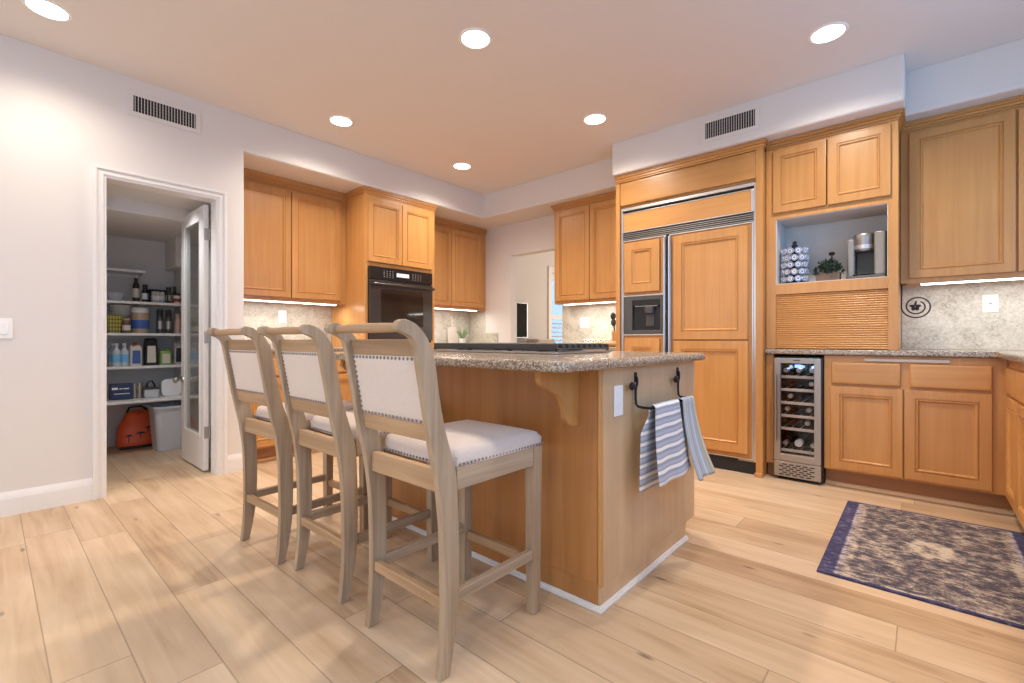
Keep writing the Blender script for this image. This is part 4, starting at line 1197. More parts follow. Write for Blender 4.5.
    for s in (-1, 1):
        m = MB()
        for k in range(26):
            y = .955 - CY + k * (1.355 - .955) / 25
            m.ball((s * (x0 * .99 - .0015) * (1 - .030 * (1 - k / 25)), y, .6195), .0043, .7, 1, 1, 8, 5)
        m.build('nail_stud', M['nail'], cu)
    for yy, lim in ((1.370, hw), (.9235, xi - .004)):
        m = MB()
        for k in range(24):
            x = -hw + .012 + k * (2 * hw - .024) / 23
            if abs(x) < lim:
                m.ball((x, yy - CY, .6195), .0043, 1, .7, 1, 8, 5)
        m.build('nail_stud', M['nail'], cu)
    return t
wood_y = wood('weathered_oak_side', (0.26, 0.17, 0.095), (0.50, 0.38, 0.26), 'y', rough=0.6, scale=1.6, coat=0.0)
s3 = make_stool('upholstered counter stool nearest the towel end of the island')
s3.location = (-1.2525, CY, 0)
dup(s3, (-1.848, CY + 0.010, 0), 0, 'upholstered counter stool between the other two stools')
dup(s3, (-2.346, CY - 0.030, 0), R(2.3), 'upholstered counter stool nearest the pantry doorway')

# ------------------------------------------------------------------ rug
RW, RL = 0.745, 1.158
m = MB()
def rugf(u, v):
    x = (u - .5) * RW; y = (v - .5) * RL
    return (x, y, .008)
m.grid(24, 36, rugf)
bd = [e for e in m.bm.edges if e.is_boundary]
r_ = bmesh.ops.extrude_edge_only(m.bm, edges=bd)
for v_ in r_['geom']:
    if isinstance(v_, bmesh.types.BMVert):
        v_.co.z = 0.0008
o = m.build('rug', rug_material(RW, RL)); o.location = (0.0375, 2.944, 0)
tag(o, 'faded navy and beige patterned rug on the floor before the sink run', 'rug')

# ------------------------------------------------------------------ wine cooler
WX0, WX1, WYF = -0.793, -0.508, 3.765
t = thing('wine_cooler', 'stainless steel built-in wine cooler with a glass door', 'wine cooler', ((WX0 + WX1) / 2, WYF, 0))
m = MB()
m.box(WX0 - .003, WX0 + .012, WYF + .034, 4.30, .03, .880); m.box(WX1 - .012, WX1 + .008, WYF + .034, 4.30, .03, .880)
m.box(WX0, WX1, WYF + .034, 4.30, .865, .880); m.box(WX0, WX1, WYF + .034, 4.30, .03, .180); m.box(WX0, WX1, 4.28, 4.30, .17, .87)
m.box(WX0 + .02, WX1 - .02, WYF + .05, 4.28, .001, .03)
m.build('housing', M['black'], t, world=True)
m = MB()
for a in ((WX0, WX0 + .040, .138, .872), (WX1 - .040, WX1, .138, .872), (WX0 + .040, WX1 - .040, .835, .872), (WX0 + .040, WX1 - .040, .138, .188)):
    m.box(a[0], a[1], WYF, WYF + .032, a[2], a[3], .0015)
wd = m.build('glass_door', M['steel'], t, world=True)
m = MB(); m.box(WX0 + .040, WX1 - .040, WYF + .010, WYF + .015, .188, .835); m.move(-Vector(t.location)); m.build('pane', M['glassdark'], wd)
m = MB(); m.tube([(WX0 + .016, WYF - .030, .285), (WX0 + .016, WYF - .030, .755)], .007, 12)
for z in (.315, .725):
    m.cyl((WX0 + .016, WYF - .030, z), (WX0 + .016, WYF, z), .005)
m.move(-Vector(t.location)); m.build('handle', M['steel'], wd)
m = MB(); m.box(-.672, -.632, WYF - .001, WYF - .0001, .852, .860); m.move(-Vector(t.location)); m.build('badge', M['dgrey'], wd)
m = MB(); m.box(-.668, -.632, WYF + .030, WYF + .040, .805, .825); m.build('control_display', emit('blue_display', (0.15, 0.35, 1.0), 3.0), t, world=True)
d = bpy.data.lights.new('cooler_lamp', 'AREA'); d.size = .15; d.energy = 1.0; d.color = (.45, .62, 1.0)
o = bpy.data.objects.new('cooler_lamp', d); C.objects.link(o); o.parent = t; o.location = (0, .20, .858)
m = MB(); m.box(WX0, WX1, WYF + .001, WYF + .033, .026, .134, .002); kp = m.build('kick_grille', M['steel'], t, world=True)
m = MB()
for j in range(6):
    for i in range(6):
        x = WX0 + .030 + i * .042 + (.021 if j % 2 else 0)
        if x + .028 > WX1 - .018:
            continue
        z = .038 + j * .0145
        m.hexa([(x, WYF - .0005, z), (x + .028, WYF - .0005, z), (x + .028, WYF + .002, z), (x, WYF + .002, z)],
               [(x + .003, WYF - .0005, z + .0075), (x + .031, WYF - .0005, z + .0075), (x + .031, WYF + .002, z + .0075), (x + .003, WYF + .002, z + .0075)])
m.move(-Vector(t.location)); m.build('grille_slot', M['dark'], kp)
RACKS = [.735, .642, .548, .455, .362, .207]
for z in RACKS:
    m = MB(); m.box(WX0 + .02, WX1 - .02, WYF + .045, WYF + .058, z - .010, z + .010, .002)
    for i in range(5):
        x = WX0 + .035 + i * .054
        m.box(x - .002, x + .002, WYF + .058, 4.25, z - .004, z)
    m.build('rack', M['rackwood'], t, world=True)
def bottle_mesh(name, cat, body_mat, cap_mat, r, ln, neck=.014, group=None, label=''):
    t_ = thing(name, label, cat, (0, 0, 0), 0, group)
    m = MB(); m.lathe([(0.0, ln), (r * .9, ln), (r, ln - .008), (r, ln * .42), (r * .85, ln * .36), (neck, ln * .27), (neck, .055)], n=18, axis='y'); m.build('body', body_mat, t_)
    m = MB(); m.lathe([(0.0, 0.0), (neck * 1.05, 0.0), (neck * 1.12, .004), (neck * 1.08, .056), (0.0, .056)], n=16, axis='y'); m.build('capsule', cap_mat, t_)
    return t_
bot = plain('bottle_glass', (0.012, 0.018, 0.012), 0.1)
capm = plain('capsule_foil', (0.55, 0.50, 0.45), 0.3, 0.6)
def ray_at(px, py, Y):
    cy, sy = math.cos(R(41.4)), math.sin(R(41.4))
    k = (px - 512) / 463.0
    dx, dy, dz = -sy + cy * k, cy + sy * k, (340 - py) / 463.0
    return (dx * Y / dy, Y, 1 + dz * Y / dy)
rows = [('top', .735, [-.733, -.652, -.571]), ('second', .642, [-.575]), ('third', .548, [-.705]), ('fourth', .455, [-.724, -.590]), ('fifth', .362, [-.60]), ('bottom', .207, [-.735, -.567])]
first = None
for nm, z, xs in rows:
    for k, x in enumerate(xs):
        pos = {1: [''], 2: ['left ', 'right '], 3: ['left ', 'middle ', 'right ']}[len(xs)][k]
        lab = 'dark wine bottle lying at %son the %s rack of the wine cooler' % (pos.replace(' ', ' end ') if pos else 'the front ', nm)
        lab = 'dark wine bottle lying %son the %s rack of the wine cooler' % ({'': '', 'left ': 'at left ', 'right ': 'at right ', 'middle ': 'in the middle '}[pos], nm)
        if first is None:
            first = bottle_mesh('wine_bottle', 'bottle', bot, capm, .036, .29, .0145, 'wine bottles in the cooler', lab); o = first
        else:
            o = dup(first, (0, 0, 0), 0, lab)
        o.location = (x, WYF + .075, z + .0465)
o = bottle_mesh('wine_bottle', 'bottle', bot, M['ceramic'], .043, .30, .024, 'wine bottles in the cooler', 'thick pale-topped bottle in the middle of the bottom rack of the wine cooler')
o.location = (-.652, WYF + .070, .207 + .0545)

# ------------------------------------------------------------------ things in the open shelf of the garage cabinet
SZ = 1.409
# pod carousel
t = thing('pod_carousel', 'round coffee pod carousel at left on the open shelf', 'carousel', (-.692, 3.925, SZ))
m = MB(); m.lathe([(0, 0), (.080, 0), (.080, .010), (.020, .014), (.020, .285), (.012, .292), (.012, .300), (.016, .306), (.010, .314), (0, .316)], n=24); m.build('stand', M['iron'], t)
for k in range(5):
    m = MB()
    ring = [(.042 * math.cos(a), .042 * math.sin(a), .0335 + k * .0505) for a in [2 * math.pi * q / 24 for q in range(25)]]
    m.tube(ring, .002, 6); m.build('ring', M['iron'], t)
podw = plain('pod_foil_white', (.72, .74, .78), .35); podb = plain('pod_foil_blue', (.10, .16, .34), .35); podo = plain('pod_foil_orange', (.65, .36, .22), .4)
def pod_proto(i, inner):
    mp = MB()
    mp.lathe([(0.0, .0), (.0115, .0), (.0225, .034), (.0225, .036), (0.0, .036)], n=16, axis='x')
    t_ = thing('coffee_pod', '', 'pod', (0, 0, 0), 0, 'coffee pods in the carousel')
    mp.build('cup', podw, t_)
    mp = MB(); mp.lathe([(.0150, .0363), (.0150, .0372), (.0200, .0372), (.0200, .0363)], n=16, axis='x', caps=False); mp.build('lid_ring', podb, t_)
    mp = MB(); mp.lathe([(0, .0363), (0, .0368), (.0070, .0368), (.0070, .0363)], n=14, axis='x', caps=False); mp.build('lid_print', inner, t_)
    return t_
protos = [pod_proto(0, podb), pod_proto(1, podo)]
used = [False, False]
for k in range(5):
    for q in range(11):
        a = 2 * math.pi * (q + .5 * (k % 2)) / 11
        w_ = 1 if (k < 2 and q in (7, 8)) else 0
        lab = 'foil coffee pod with an orange dot in the carousel' if w_ else 'blue and white foil coffee pod in the carousel'
        loc = (-.692 + .052 * math.cos(a), 3.925 + .052 * math.sin(a), SZ + .0335 + k * .0505)
        if not used[w_]:
            used[w_] = True; o = protos[w_]; o.location = loc; o.rotation_euler = (0, 0, a); o['label'] = lab
        else:
            o = dup(protos[w_], loc, a, lab)
        o['group'] = 'orange dotted coffee pods' if w_ else 'blue and white coffee pods'

# faux plant
t = thing('potted_plant', 'small green plant in a low brown pot beside the coffee maker', 'plant', (-.482, 3.895, SZ))
m = MB(); m.box(-.070, .070, -.045, .045, 0, .058, .006, 2); m.build('pot', plain('brown_pot', (.16, .10, .065), .6), t)
m = MB()
rnd = random.Random(3)
for i in range(420):
    a = rnd.uniform(0, 2 * math.pi); rr = rnd.random() ** .5; 
    x, y = .090 * rr * math.cos(a), .062 * rr * math.sin(a)
    z = .045 + .105 * (1 - rr ** 2.5) * rnd.uniform(.45, 1) + rnd.uniform(-.012, .012)
    d_ = Vector((x * 6 + rnd.uniform(-.4, .4), y * 6 + rnd.uniform(-.4, .4), rnd.uniform(.2, .9))).normalized()
    sd = d_.cross(Vector((0, 0, 1))).normalized() * rnd.uniform(.006, .009); p = Vector((x, y, z)); ln = rnd.uniform(.018, .026)
    up = Vector((0, 0, .002))
    vs = [m.bm.verts.new(q) for q in (p, p + d_ * ln * .5 + sd, p + d_ * ln, p + d_ * ln * .5 - sd, p + d_ * ln * .5 + up)]
    for f in ((0, 1, 4), (1, 2, 4), (2, 3, 4), (3, 0, 4)):
        m.bm.faces.new([vs[k] for k in f])
m.build('foliage', M['leaf'], t, smooth=False)
m = MB(); m.cyl((.02, 0, .06), (.02, 0, .185), .004, n=8); m.lathe([(0, .178), (.016, .182), (.020, .195), (.014, .203), (0, .204)], (.02, 0, 0), 14); m.build('stake', M['iron'], t)

# coffee maker
t = thing('coffee_maker', 'silver and black single-cup coffee maker at right on the open shelf', 'coffee maker', (-.277, 4.00, SZ))
m = MB(); m.box(-.108, .108, -.10, .125, 0, .028, .010, 2); m.build('base', M['dgrey'], t)
m = MB(); m.box(.1083, .1125, -.088, .112, .0285, .312, .002); m.build('side_panel', M['black'], t)
m = MB(); m.box(-.070, .050, -.095, .02, .0285, .036, .003); m.build('drip_tray', M['black'], t)
m = MB(); m.prism(rounded_rect(-.105, -.060, -.060, .115, .016), 'z', .0285, .285, .008, 2); m.build('water_tank', M['silver'], t)
m = MB(); m.prism(rounded_rect(.045, .108, -.090, .115, .016), 'z', .0285, .315, .008, 2); m.build('side_column', M['silver'], t)
m = MB(); m.box(-.0595, .0445, .030, .115, .0285, .24, .004); m.build('back_column', M['dgrey'], t)
m = MB(); m.lathe([(0, .195), (.046, .195), (.052, .215), (.060, .275), (.062, .300), (.056, .312), (.03, .318), (0, .319)], (-.010, -.030, 0), 28); m.build('brew_head', M['steel'], t)
m = MB(); m.box(-.0595, .0445, -.01, .115, .2405, .310, .010, 2); m.build('lid', M['dgrey'], t)
m = MB(); m.lathe([(.0525, .21), (.057, .21), (.061, .236), (.0563, .236)], (-.010, -.030, 0), 28, caps=False); m.build('brew_band', M['alu'], t)

# iron spiral holder under the right cabinet
t = thing('paper_towel_holder', 'black iron spiral holder with a leaf centre hanging under the right wall cabinet', 'holder', (-.03, 4.12, 1.23))
m = MB()
pts = [(-.094, 4.12, 1.374), (-.095, 4.12, 1.30)]
for k in range(62):
    a = math.pi + k * (math.pi * 3.35) / 61
    r_x = .080 - .044 * k / 61
    pts.append((-.0165 + r_x * math.cos(a), 4.12, 1.224 + r_x * math.sin(a)))
m.tube(pts, .0042, 8); m.box(-.099, -.070, 4.10, 4.14, 1.3725, 1.3765); m.build('spiral', M['iron'], t, world=True)
m = MB()
for k in range(5):
    a = R(90 + 72 * k)
    m.ball((-.025 + .016 * math.cos(a), 4.115, 1.224 + .016 * math.sin(a)), .013, abs(math.cos(a)) * .8 + .45, .3, abs(math.sin(a)) * .8 + .45, 10, 6)
m.cyl((-.025, 4.115, 1.224), (-.02, 4.122, 1.262), .004, n=8)
m.build('leaf', M['iron'], t, world=True)

# ------------------------------------------------------------------ counter things
# paddle board and aloe in the far corner
t = thing('cutting_board', 'pale paddle shaped board leaning on the corner backsplash', 'board', (-4.55, 4.01, .9345), R(90))
m = MB()
pad_ = rounded_rect(-.085, .085, 0, .235, .05)
hand = rounded_rect(-.017, .017, .225, .375, .016)
for pl in (pad_, hand):
    m.prism([(a, b_) for a, b_ in pl], 'y', 0, .015, .003)
bmesh.ops.rotate(m.bm, verts=m.bm.verts, cent=(0, 0, 0), matrix=Matrix.Rotation(R(-5), 3, 'X'))
m.build('board', plain('whitewashed_board', (.60, .53, .45), .5), t)
t = thing('potted_aloe', 'small aloe in a white pot on the corner counter right of the oven', 'plant', (-4.37, 4.0, .9345))
m = MB(); m.lathe([(0, 0), (.036, 0), (.046, .085), (.042, .085), (.040, .075), (0, .075)], n=22); m.build('pot', M['ceramic'], t)
m = MB(); rnd = random.Random(5)
for i in range(15):
    a = 2 * math.pi * i / 15 * 2.4; tilt = .25 + .5 * (i / 15); ln = .17 - .05 * i / 15
    pts = [(0.012 * math.cos(a), .012 * math.sin(a), .07)]
    for k in range(1, 5):
        s = k / 4
        pts.append((math.cos(a) * (.012 + ln * s * math.sin(tilt * s + .1)), math.sin(a) * (.012 + ln * s * math.sin(tilt * s + .1)), .07 + ln * s * math.cos(tilt * s)))
    m.tube(pts, [.009, .010, .008, .005, .001], 6)
m.build('leaves', M['leaf2'], t)

# utensil holder, tray with pattern and rolling pin left of the refrigerator
t = thing('utensil_holder', 'wooden utensil holder with black utensils beside the refrigerator', 'utensil holder', (-2.25, 4.12, .9345))
m = MB(); m.lathe([(0, 0), (.046, 0), (.050, .15), (.045, .15), (.043, .02), (0, .02)], n=24); m.build('crock', W_, t)
for i, (a, ln) in enumerate(((0, .27), (1.5, .30), (2.9, .25), (4.3, .31))):
    m = MB(); p0 = (.015 * math.cos(a), .015 * math.sin(a), .03); p1 = (.04 * math.cos(a), .04 * math.sin(a), ln - .04)
    m.cyl(p0, p1, .005, n=8); m.ball((.045 * math.cos(a), .045 * math.sin(a), ln - .01), .03, 1, .4, 1.3, 10, 8); m.build('utensil', M['blackm'], t)
t = thing('serving_tray', 'white tray with a dark dashed rim standing on the counter left of the refrigerator', 'tray', (-2.50, 4.22, .9345))
m = MB(); m.prism(rounded_rect(-.17, .17, -.08, .08, .03), 'z', 0, .075, .006, 2); m.build('tray', M['ceramic'], t)
m = MB()
for i in range(11):
    x = -.15 + i * .03
    m.box(x - .008, x + .006, -.0812, -.0802, .045 + (.008 if i % 2 else 0), .057 + (.008 if i % 2 else 0), .0)
m.build('rim_pattern', M['dgrey'], t)
t = thing('rolling_pin', 'wooden rolling pin lying on the counter beside the refrigerator', 'rolling pin', (-2.20, 3.86, .9345))
m = MB(); m.lathe([(0, -.13), (.022, -.128), (.025, -.11), (.025, .11), (.022, .128), (0, .13)], (0, 0, .0255), 20, 'x'); m.build('barrel', W_, t)
m = MB(); m.lathe([(0, -.20), (.010, -.198), (.012, -.17), (.007, -.131), (.007, -.1305)], (0, 0, .0255), 12, 'x'); m.build('handle', W_, t)
m = MB(); m.lathe([(0, .150), (.010, .148), (.012, .14), (.007, .131), (.007, .1305)], (0, 0, .0255), 12, 'x'); m.build('handle', W_, t)

# ------------------------------------------------------------------ next room: television on the wall, console under it
t = thing('television', 'flat black television on the wall of the room beyond the doorway', 'television', (-4.30, 4.86, 1.03))
m = MB(); m.box(-4.2985, -4.262, 4.70, 5.02, 1.15, 1.40); m.build('wall_mount', M['dgrey'], t, world=True)
m = MB(); m.box(-4.2615, -4.222, 4.46, 5.130, 1.03, 1.525, .004); m.build('casing', M['alu'], t, world=True)
m = MB(); m.box(-4.2215, -4.219, 4.468, 5.112, 1.040, 1.517); m.build('screen', plain('tv_screen', (0.006, 0.005, 0.005), 0.6, spec=0.1), t, world=True)
t = thing('console_table', 'low wooden console under the television in the next room', 'table', (-4.12, 5.1, 0))
m = MB(); m.box(-4.295, -3.95, 4.55, 5.65, .92, .95, .004); m.build('top', M['chairh'], t, world=True)
for x in (-4.27, -3.975):
    for y_ in (4.58, 5.62):
        m = MB(); m.box(x - .02, x + .02, y_ - .02, y_ + .02, .001, .92, .003); m.build('leg', M['chair'], t, world=True)
t = thing('folded_blanket', 'folded pale blanket lying on the console in the next room', 'blanket', (-4.12, 5.3, .951))
m = MB()
for i, (a, h) in enumerate(((.0, .022), (.004, .020), (.010, .018))):
    m.box(-.12 + a, .12 - a, -.20 + a, .20 - a, i * .021, i * .021 + .020, .008, 3)
m.build('cloth', M['linen'], t)

# ------------------------------------------------------------------ pantry: door, shelves and their contents
t = structure(thing('door_1', '', 'door', (-4.10, 1.097, 0)), 'white pantry door with a glass panel standing open into the pantry', 'door')
m = MB()
dx0, dx1, dy0, dy1 = -4.655, -4.050, 1.080, 1.114
for a in ((dx0, dx0 + .10, .012, 2.022), (dx1 - .10, dx1, .012, 2.022), (dx0 + .10, dx1 - .10, 1.92, 2.022), (dx0 + .10, dx1 - .10, .012, .27)):
    m.box(a[0], a[1], dy0, dy1, a[2], a[3], .002)
m.build('door_leaf', M['trim'], t, world=True)
m = MB()
for yy in (dy0 - .004, dy1 - .004):
    for a in ((dx0 + .088, dx0 + .106, .258, 1.932), (dx1 - .106, dx1 - .088, .258, 1.932), (dx0 + .106, dx1 - .106, 1.914, 1.932), (dx0 + .106, dx1 - .106, .258, .276)):
        m.box(a[0], a[1], yy, yy + .008, a[2], a[3], .002)
m.build('glass_bead', M['trim'], t, world=True)
m = MB(); m.box(dx0 + .10, dx1 - .10, 1.095, 1.099, .27, 1.92); m.build('door_glass', glass('pantry_glass', (.86, .89, .88), .08, 2.0), t, world=True)
for z in (.30, 1.02, 1.80):
    m = MB(); m.box(dx1, dx1 + .002, dy0 + .004, dy1 - .002, z - .045, z + .045); m.cyl((dx1 + .005, dy1 + .004, z - .045), (dx1 + .005, dy1 + .004, z + .045), .006, n=10); m.build('hinge', M['steel'], t, world=True)
m = MB(); m.cyl((dx0 + .05, dy0, .67), (dx0 + .05, dy0 - .045, .67), .009); m.ball((dx0 + .05, dy0 - .052, .67), .026, 1, .75, 1, 14, 10); m.lathe([(0, 0), (.028, 0), (.026, -.006), (0, -.007)], (dx0 + .05, dy0, .67), 18, 'y'); m.build('door_handle', M['steel'], t, world=True)

PX = -5.698
def shelf(label, z, xf, y0=.502, y1=1.258):
    t = thing('pantry_shelf', label, 'shelf', ((PX + xf) / 2, (y0 + y1) / 2, z - .02), 0, 'pantry shelves')
    m = MB(); m.box(PX, xf, y0, y1, z - .018, z, .001); m.build('board', M['trim'], t, world=True)
    m = MB(); m.box(xf - .012, xf + .001, y0, y1, z - .022, z - .0185); m.box(PX, PX + .02, y0, y1, z - .05, z - .0185); m.build('cleat', M['trim'], t, world=True)
    return t
shelf('short white top shelf in the pantry above the dark bottle', 1.645, -5.42, .502, .98)
shelf('white pantry shelf holding the soy sauce bottle and spice jars', 1.348, -5.30)
shelf('white pantry shelf holding the large white-lidded tub', 1.062, -5.30)
shelf('white pantry shelf holding the water bottles', .764, -5.30)
shelf('deep white pantry shelf above the waste bin', .478, -5.06)

S1, S2, S3, S4 = 1.3485, 1.0625, .7645, .4785
def at(px, X):
    cy, sy = math.cos(R(41.4)), math.sin(R(41.4))
    k = (px - 512) / 463.0
    return (cy + sy * k) * X / (-sy + cy * k)
def col(name, c, r=.4):
    return plain(name, c, r)
def jar(name, label, cat, px, X, z, r, h, body, lid, lab_mat=None, group=None, neck=None, lidh=.02, lr=None):
    t = thing(name, label, cat, (X, at(px, X), z), 0, group)
    m = MB()
    lr = lr or r * .92
    if neck:
        m.lathe([(0, 0), (r * .95, 0), (r, .006), (r, h * .62), (r * .8, h * .70), (neck, h * .80), (neck, h - lidh)], n=20)
        lr = neck * 1.15
    else:
        m.lathe([(0, 0), (r * .95, 0), (r, .006), (r, h - lidh - .012), (lr, h - lidh)], n=20)
    m.build('body', body, t)
    m = MB(); m.lathe([(0, h - lidh), (lr, h - lidh), (lr, h - .003), (lr * .95, h), (0, h)], n=20); m.build('lid', lid, t)
    if lab_mat:
        m = MB(); m.lathe([(r + .0005, h * .18), (r + .0012, h * .18), (r + .0012, h * .52), (r + .0005, h * .52)], n=20, caps=False); m.build('label', lab_mat, t)
    return t
K = {k: col('pantry_' + k, v) for k, v in dict(soy=(.03, .015, .01), cream=(.66, .60, .50), brown=(.14, .07, .04), blue=(.05, .12, .38), navy=(.02, .035, .09), red=(.45, .06, .04),
                                             yellow=(.60, .48, .05), pink=(.60, .38, .30), green=(.20, .32, .06), orange=(.95, .14, .035), lgrey=(.45, .45, .47), bin=(.62, .64, .68),
                                             tan=(.45, .32, .20), sky=(.20, .50, .75), clearp=(.55, .58, .60)).items()}
X1 = -5.45
jar('sauce_bottle', 'tall dark sauce bottle with a pale label on the upper pantry shelf', 'bottle', 136, X1, S1, .026, .245, K['soy'], K['cream'], K['cream'], None, .014)
jar('sauce_bottle', 'short dark bottle with a white label right of the tall sauce bottle', 'bottle', 145, X1, S1, .024, .170, K['soy'], M['blackm'], M['white'], None, .018)
t = thing('glass_bowl', 'clear rounded bowl at left on the upper pantry shelf', 'bowl', (X1, at(115, X1), S1))
m = MB(); m.lathe([(0, 0), (.035, 0), (.06, .03), (.075, .075), (.072, .075), (.057, .033), (.033, .006), (0, .006)], n=26); m.build('bowl', K['clearp'], t)
t = thing('spice_rack', 'black tray of spice jars on the upper pantry shelf', 'rack', (X1, at(158, X1), S1))
m = MB(); m.box(-.05, .05, -.070, .070, 0, .006); m.box(-.05, .05, -.070, -.066, .006, .130); m.box(-.05, .05, .066, .070, .006, .130); m.box(-.05, -.046, -.066, .066, .006, .130)
m.build('tray', M['blackm'], t)
first = None
for i, (p_, lab) in enumerate(((153.5, 'spice jar at left in the black pantry tray'), (158, 'spice jar in the middle of the black pantry tray'), (162.5, 'spice jar at right in the black pantry tray'))):
    if first is None:
        first = jar('spice_jar', lab, 'jar', p_, X1, S1 + .0065, .018, .125, K['cream'], M['blackm'], M['white'], 'spice jars in the tray')
    else:
        dup(first, (X1, at(p_, X1), S1 + .0065), 0, lab)
jar('spice_jar', 'dark capped jar with a brown label right of the spice tray', 'jar', 168.5, X1, S1, .021, .16, K['brown'], M['blackm'], K['cream'])
jar('spice_jar', 'tall narrow dark bottle behind the white jar on the upper pantry shelf', 'bottle', 174.5, X1 - .04, S1, .018, .175, K['soy'], M['blackm'], K['cream'], None, .010)
jar('spice_jar', 'short white jar with a dark lid at right on the upper pantry shelf', 'jar', 177, X1 + .05, S1, .028, .10, M['ceramic'], M['blackm'], K['red'])

t = thing('storage_basket', 'yellow and black wire basket at left on the tub shelf', 'basket', (X1, at(114, X1), S2))
m = MB(); m.hexa([(-.05, -.045, 0), (.05, -.045, 0), (.05, .045, 0), (-.05, .045, 0)], [(-.056, -.052, .165), (.056, -.052, .165), (.056, .052, .165), (-.056, .052, .165)], .004); m.build('basket', K['yellow'], t)
m = MB()
for i in range(5):
    z = .015 + i * .035
    m.box(.0525 + z * .035, .0555 + z * .035, -.048, .048, z, z + .006)
for i in range(5):
    y_ = -.040 + i * .02
    m.hexa([(.0515, y_ - .002, .002), (.0535, y_ - .002, .002), (.0535, y_ + .002, .002), (.0515, y_ + .002, .002)], [(.0575, y_ - .002, .16), (.0595, y_ - .002, .16), (.0595, y_ + .002, .16), (.0575, y_ + .002, .16)])
m.build('wire', M['blackm'], t)
jar('brown_jar', 'brown glass jar in front of the stacked bowls in the pantry', 'jar', 126.5, X1 + .085, S2, .030, .135, K['brown'], K['tan'], K['cream'])
for i in range(3):
    t = thing('mixing_bowl', ['lowest of the three nested pale bowls in the pantry', 'middle of the three nested pale bowls in the pantry', 'topmost of the three nested pale bowls in the pantry'][i], 'bowl', (X1 - .10, at(121.5, X1 - .10), S2 + .14 + i * .032), 0, 'nested pale bowls')
    m = MB(); m.lathe([(0, 0), (.030, 0), (.070, .030), (.085, .055), (.081, .055), (.066, .034), (.028, .0055), (0, .0055)], n=26); m.build('bowl', M['ceramic'], t)
t = thing('storage_box', 'plain box carrying the nested bowls in the pantry', 'box', (X1 - .10, at(121.5, X1 - .10), S2))
m = MB(); m.box(-.055, .055, -.05, .05, 0, .138, .004); m.build('box', K['lgrey'], t)
jar('food_tub', 'large white-lidded tub with brown and blue label in the pantry', 'tub', 140, X1, S2, .067, .235, K['tan'], M['white'], K['blue'], None, None, .045, .066)
first = jar('pepper_mill', 'black and silver pepper mill, left of two in the pantry', 'mill', 160, X1, S2, .026, .23, M['dgrey'], M['blackm'], M['steel'], 'pepper mills', None, .07)
dup(first, (X1, at(168.5, X1), S2), 0, 'black and silver pepper mill, right of two in the pantry')
jar('drink_bottle', 'pink bottle with rounded top at right on the tub shelf', 'bottle', 177.5, X1, S2, .026, .19, K['pink'], K['pink'], None, None, .016, .03)

first = None
for p_, xx, lab in ((113, X1 - .08, 'clear water bottle at the back left of the pantry bottle shelf'), (116.5, X1 + .05, 'clear water bottle at the front left of the pantry bottle shelf'), (124.5, X1 + .03, 'clear water bottle beside the white carton with the red spout in the pantry')):
    if first is None:
        first = jar('water_bottle', lab, 'bottle', p_, xx, S3, .031, .205, K['clearp'], M['white'], K['sky'], 'water bottles in the pantry', .013)
    else:
        dup(first, (xx, at(p_, xx), S3), 0, lab)
def bag(name, label, px, X, z, w, d_, h, body, front=None, group=None, cap=None):
    t = thing(name, label, 'bag' if 'bag' in name else 'carton', (X, at(px, X), z), 0, group)
    m = MB()
    def fn(u, v):
        a = 2 * math.pi * u
        k = 1 - .35 * max(0, v - .75) / .25 if v > .75 else 1.0
        cx = math.copysign(abs(math.cos(a)) ** .5, math.cos(a)); sy_ = math.copysign(abs(math.sin(a)) ** .5, math.sin(a))
        return (d_ / 2 * cx * (k if v < 1 else .15), w / 2 * sy_ * (1 - .12 * max(0, v - .8) / .2), h * v + .006 * math.sin(5 * a) * v)
    m.grid(28, 12, fn); bmesh.ops.remove_doubles(m.bm, verts=m.bm.verts, dist=1e-5)
    bmesh.ops.holes_fill(m.bm, edges=[e for e in m.bm.edges if e.is_boundary]); bmesh.ops.recalc_face_normals(m.bm, faces=m.bm.faces)
    m.build('body', body, t)
    if front:
        m = MB(); m.hexa([(d_ / 2 - .004, -w * .33, h * .10), (d_ / 2 + .002, -w * .33, h * .10), (d_ / 2 + .002, w * .33, h * .10), (d_ / 2 - .004, w * .33, h * .10)],
                         [(d_ / 2 - .004, -w * .30, h * .72), (d_ / 2 + .002, -w * .30, h * .72), (d_ / 2 + .002, w * .30, h * .72), (d_ / 2 - .004, w * .30, h * .72)], .001)
        m.build('label', front, t)
    if cap:
        m = MB(); m.cyl((0, 0, h * .93), (0, 0, h + .02), .018, .012, 14); m.build('cap', cap, t)
    return t
bag('food_carton', 'white carton with a blue label and red spout on the bottle shelf', 135.5, X1 + .02, S3, .092, .09, .195, K['cream'], K['blue'], None, K['red'])
bag('food_bag', 'black bag with a large white label on the bottle shelf', 150.5, X1 + .02, S3, .100, .09, .25, M['blackm'], K['cream'])
bag('food_bag', 'low green and black food bag with a cream label on the bottle shelf', 165, X1 + .02, S3, .098, .09, .145, K['green'], K['cream'])
bag('food_bag', 'crumpled grey bag at right on the bottle shelf', 177.5, X1, S3, .068, .09, .22, K['lgrey'], M['blackm'])

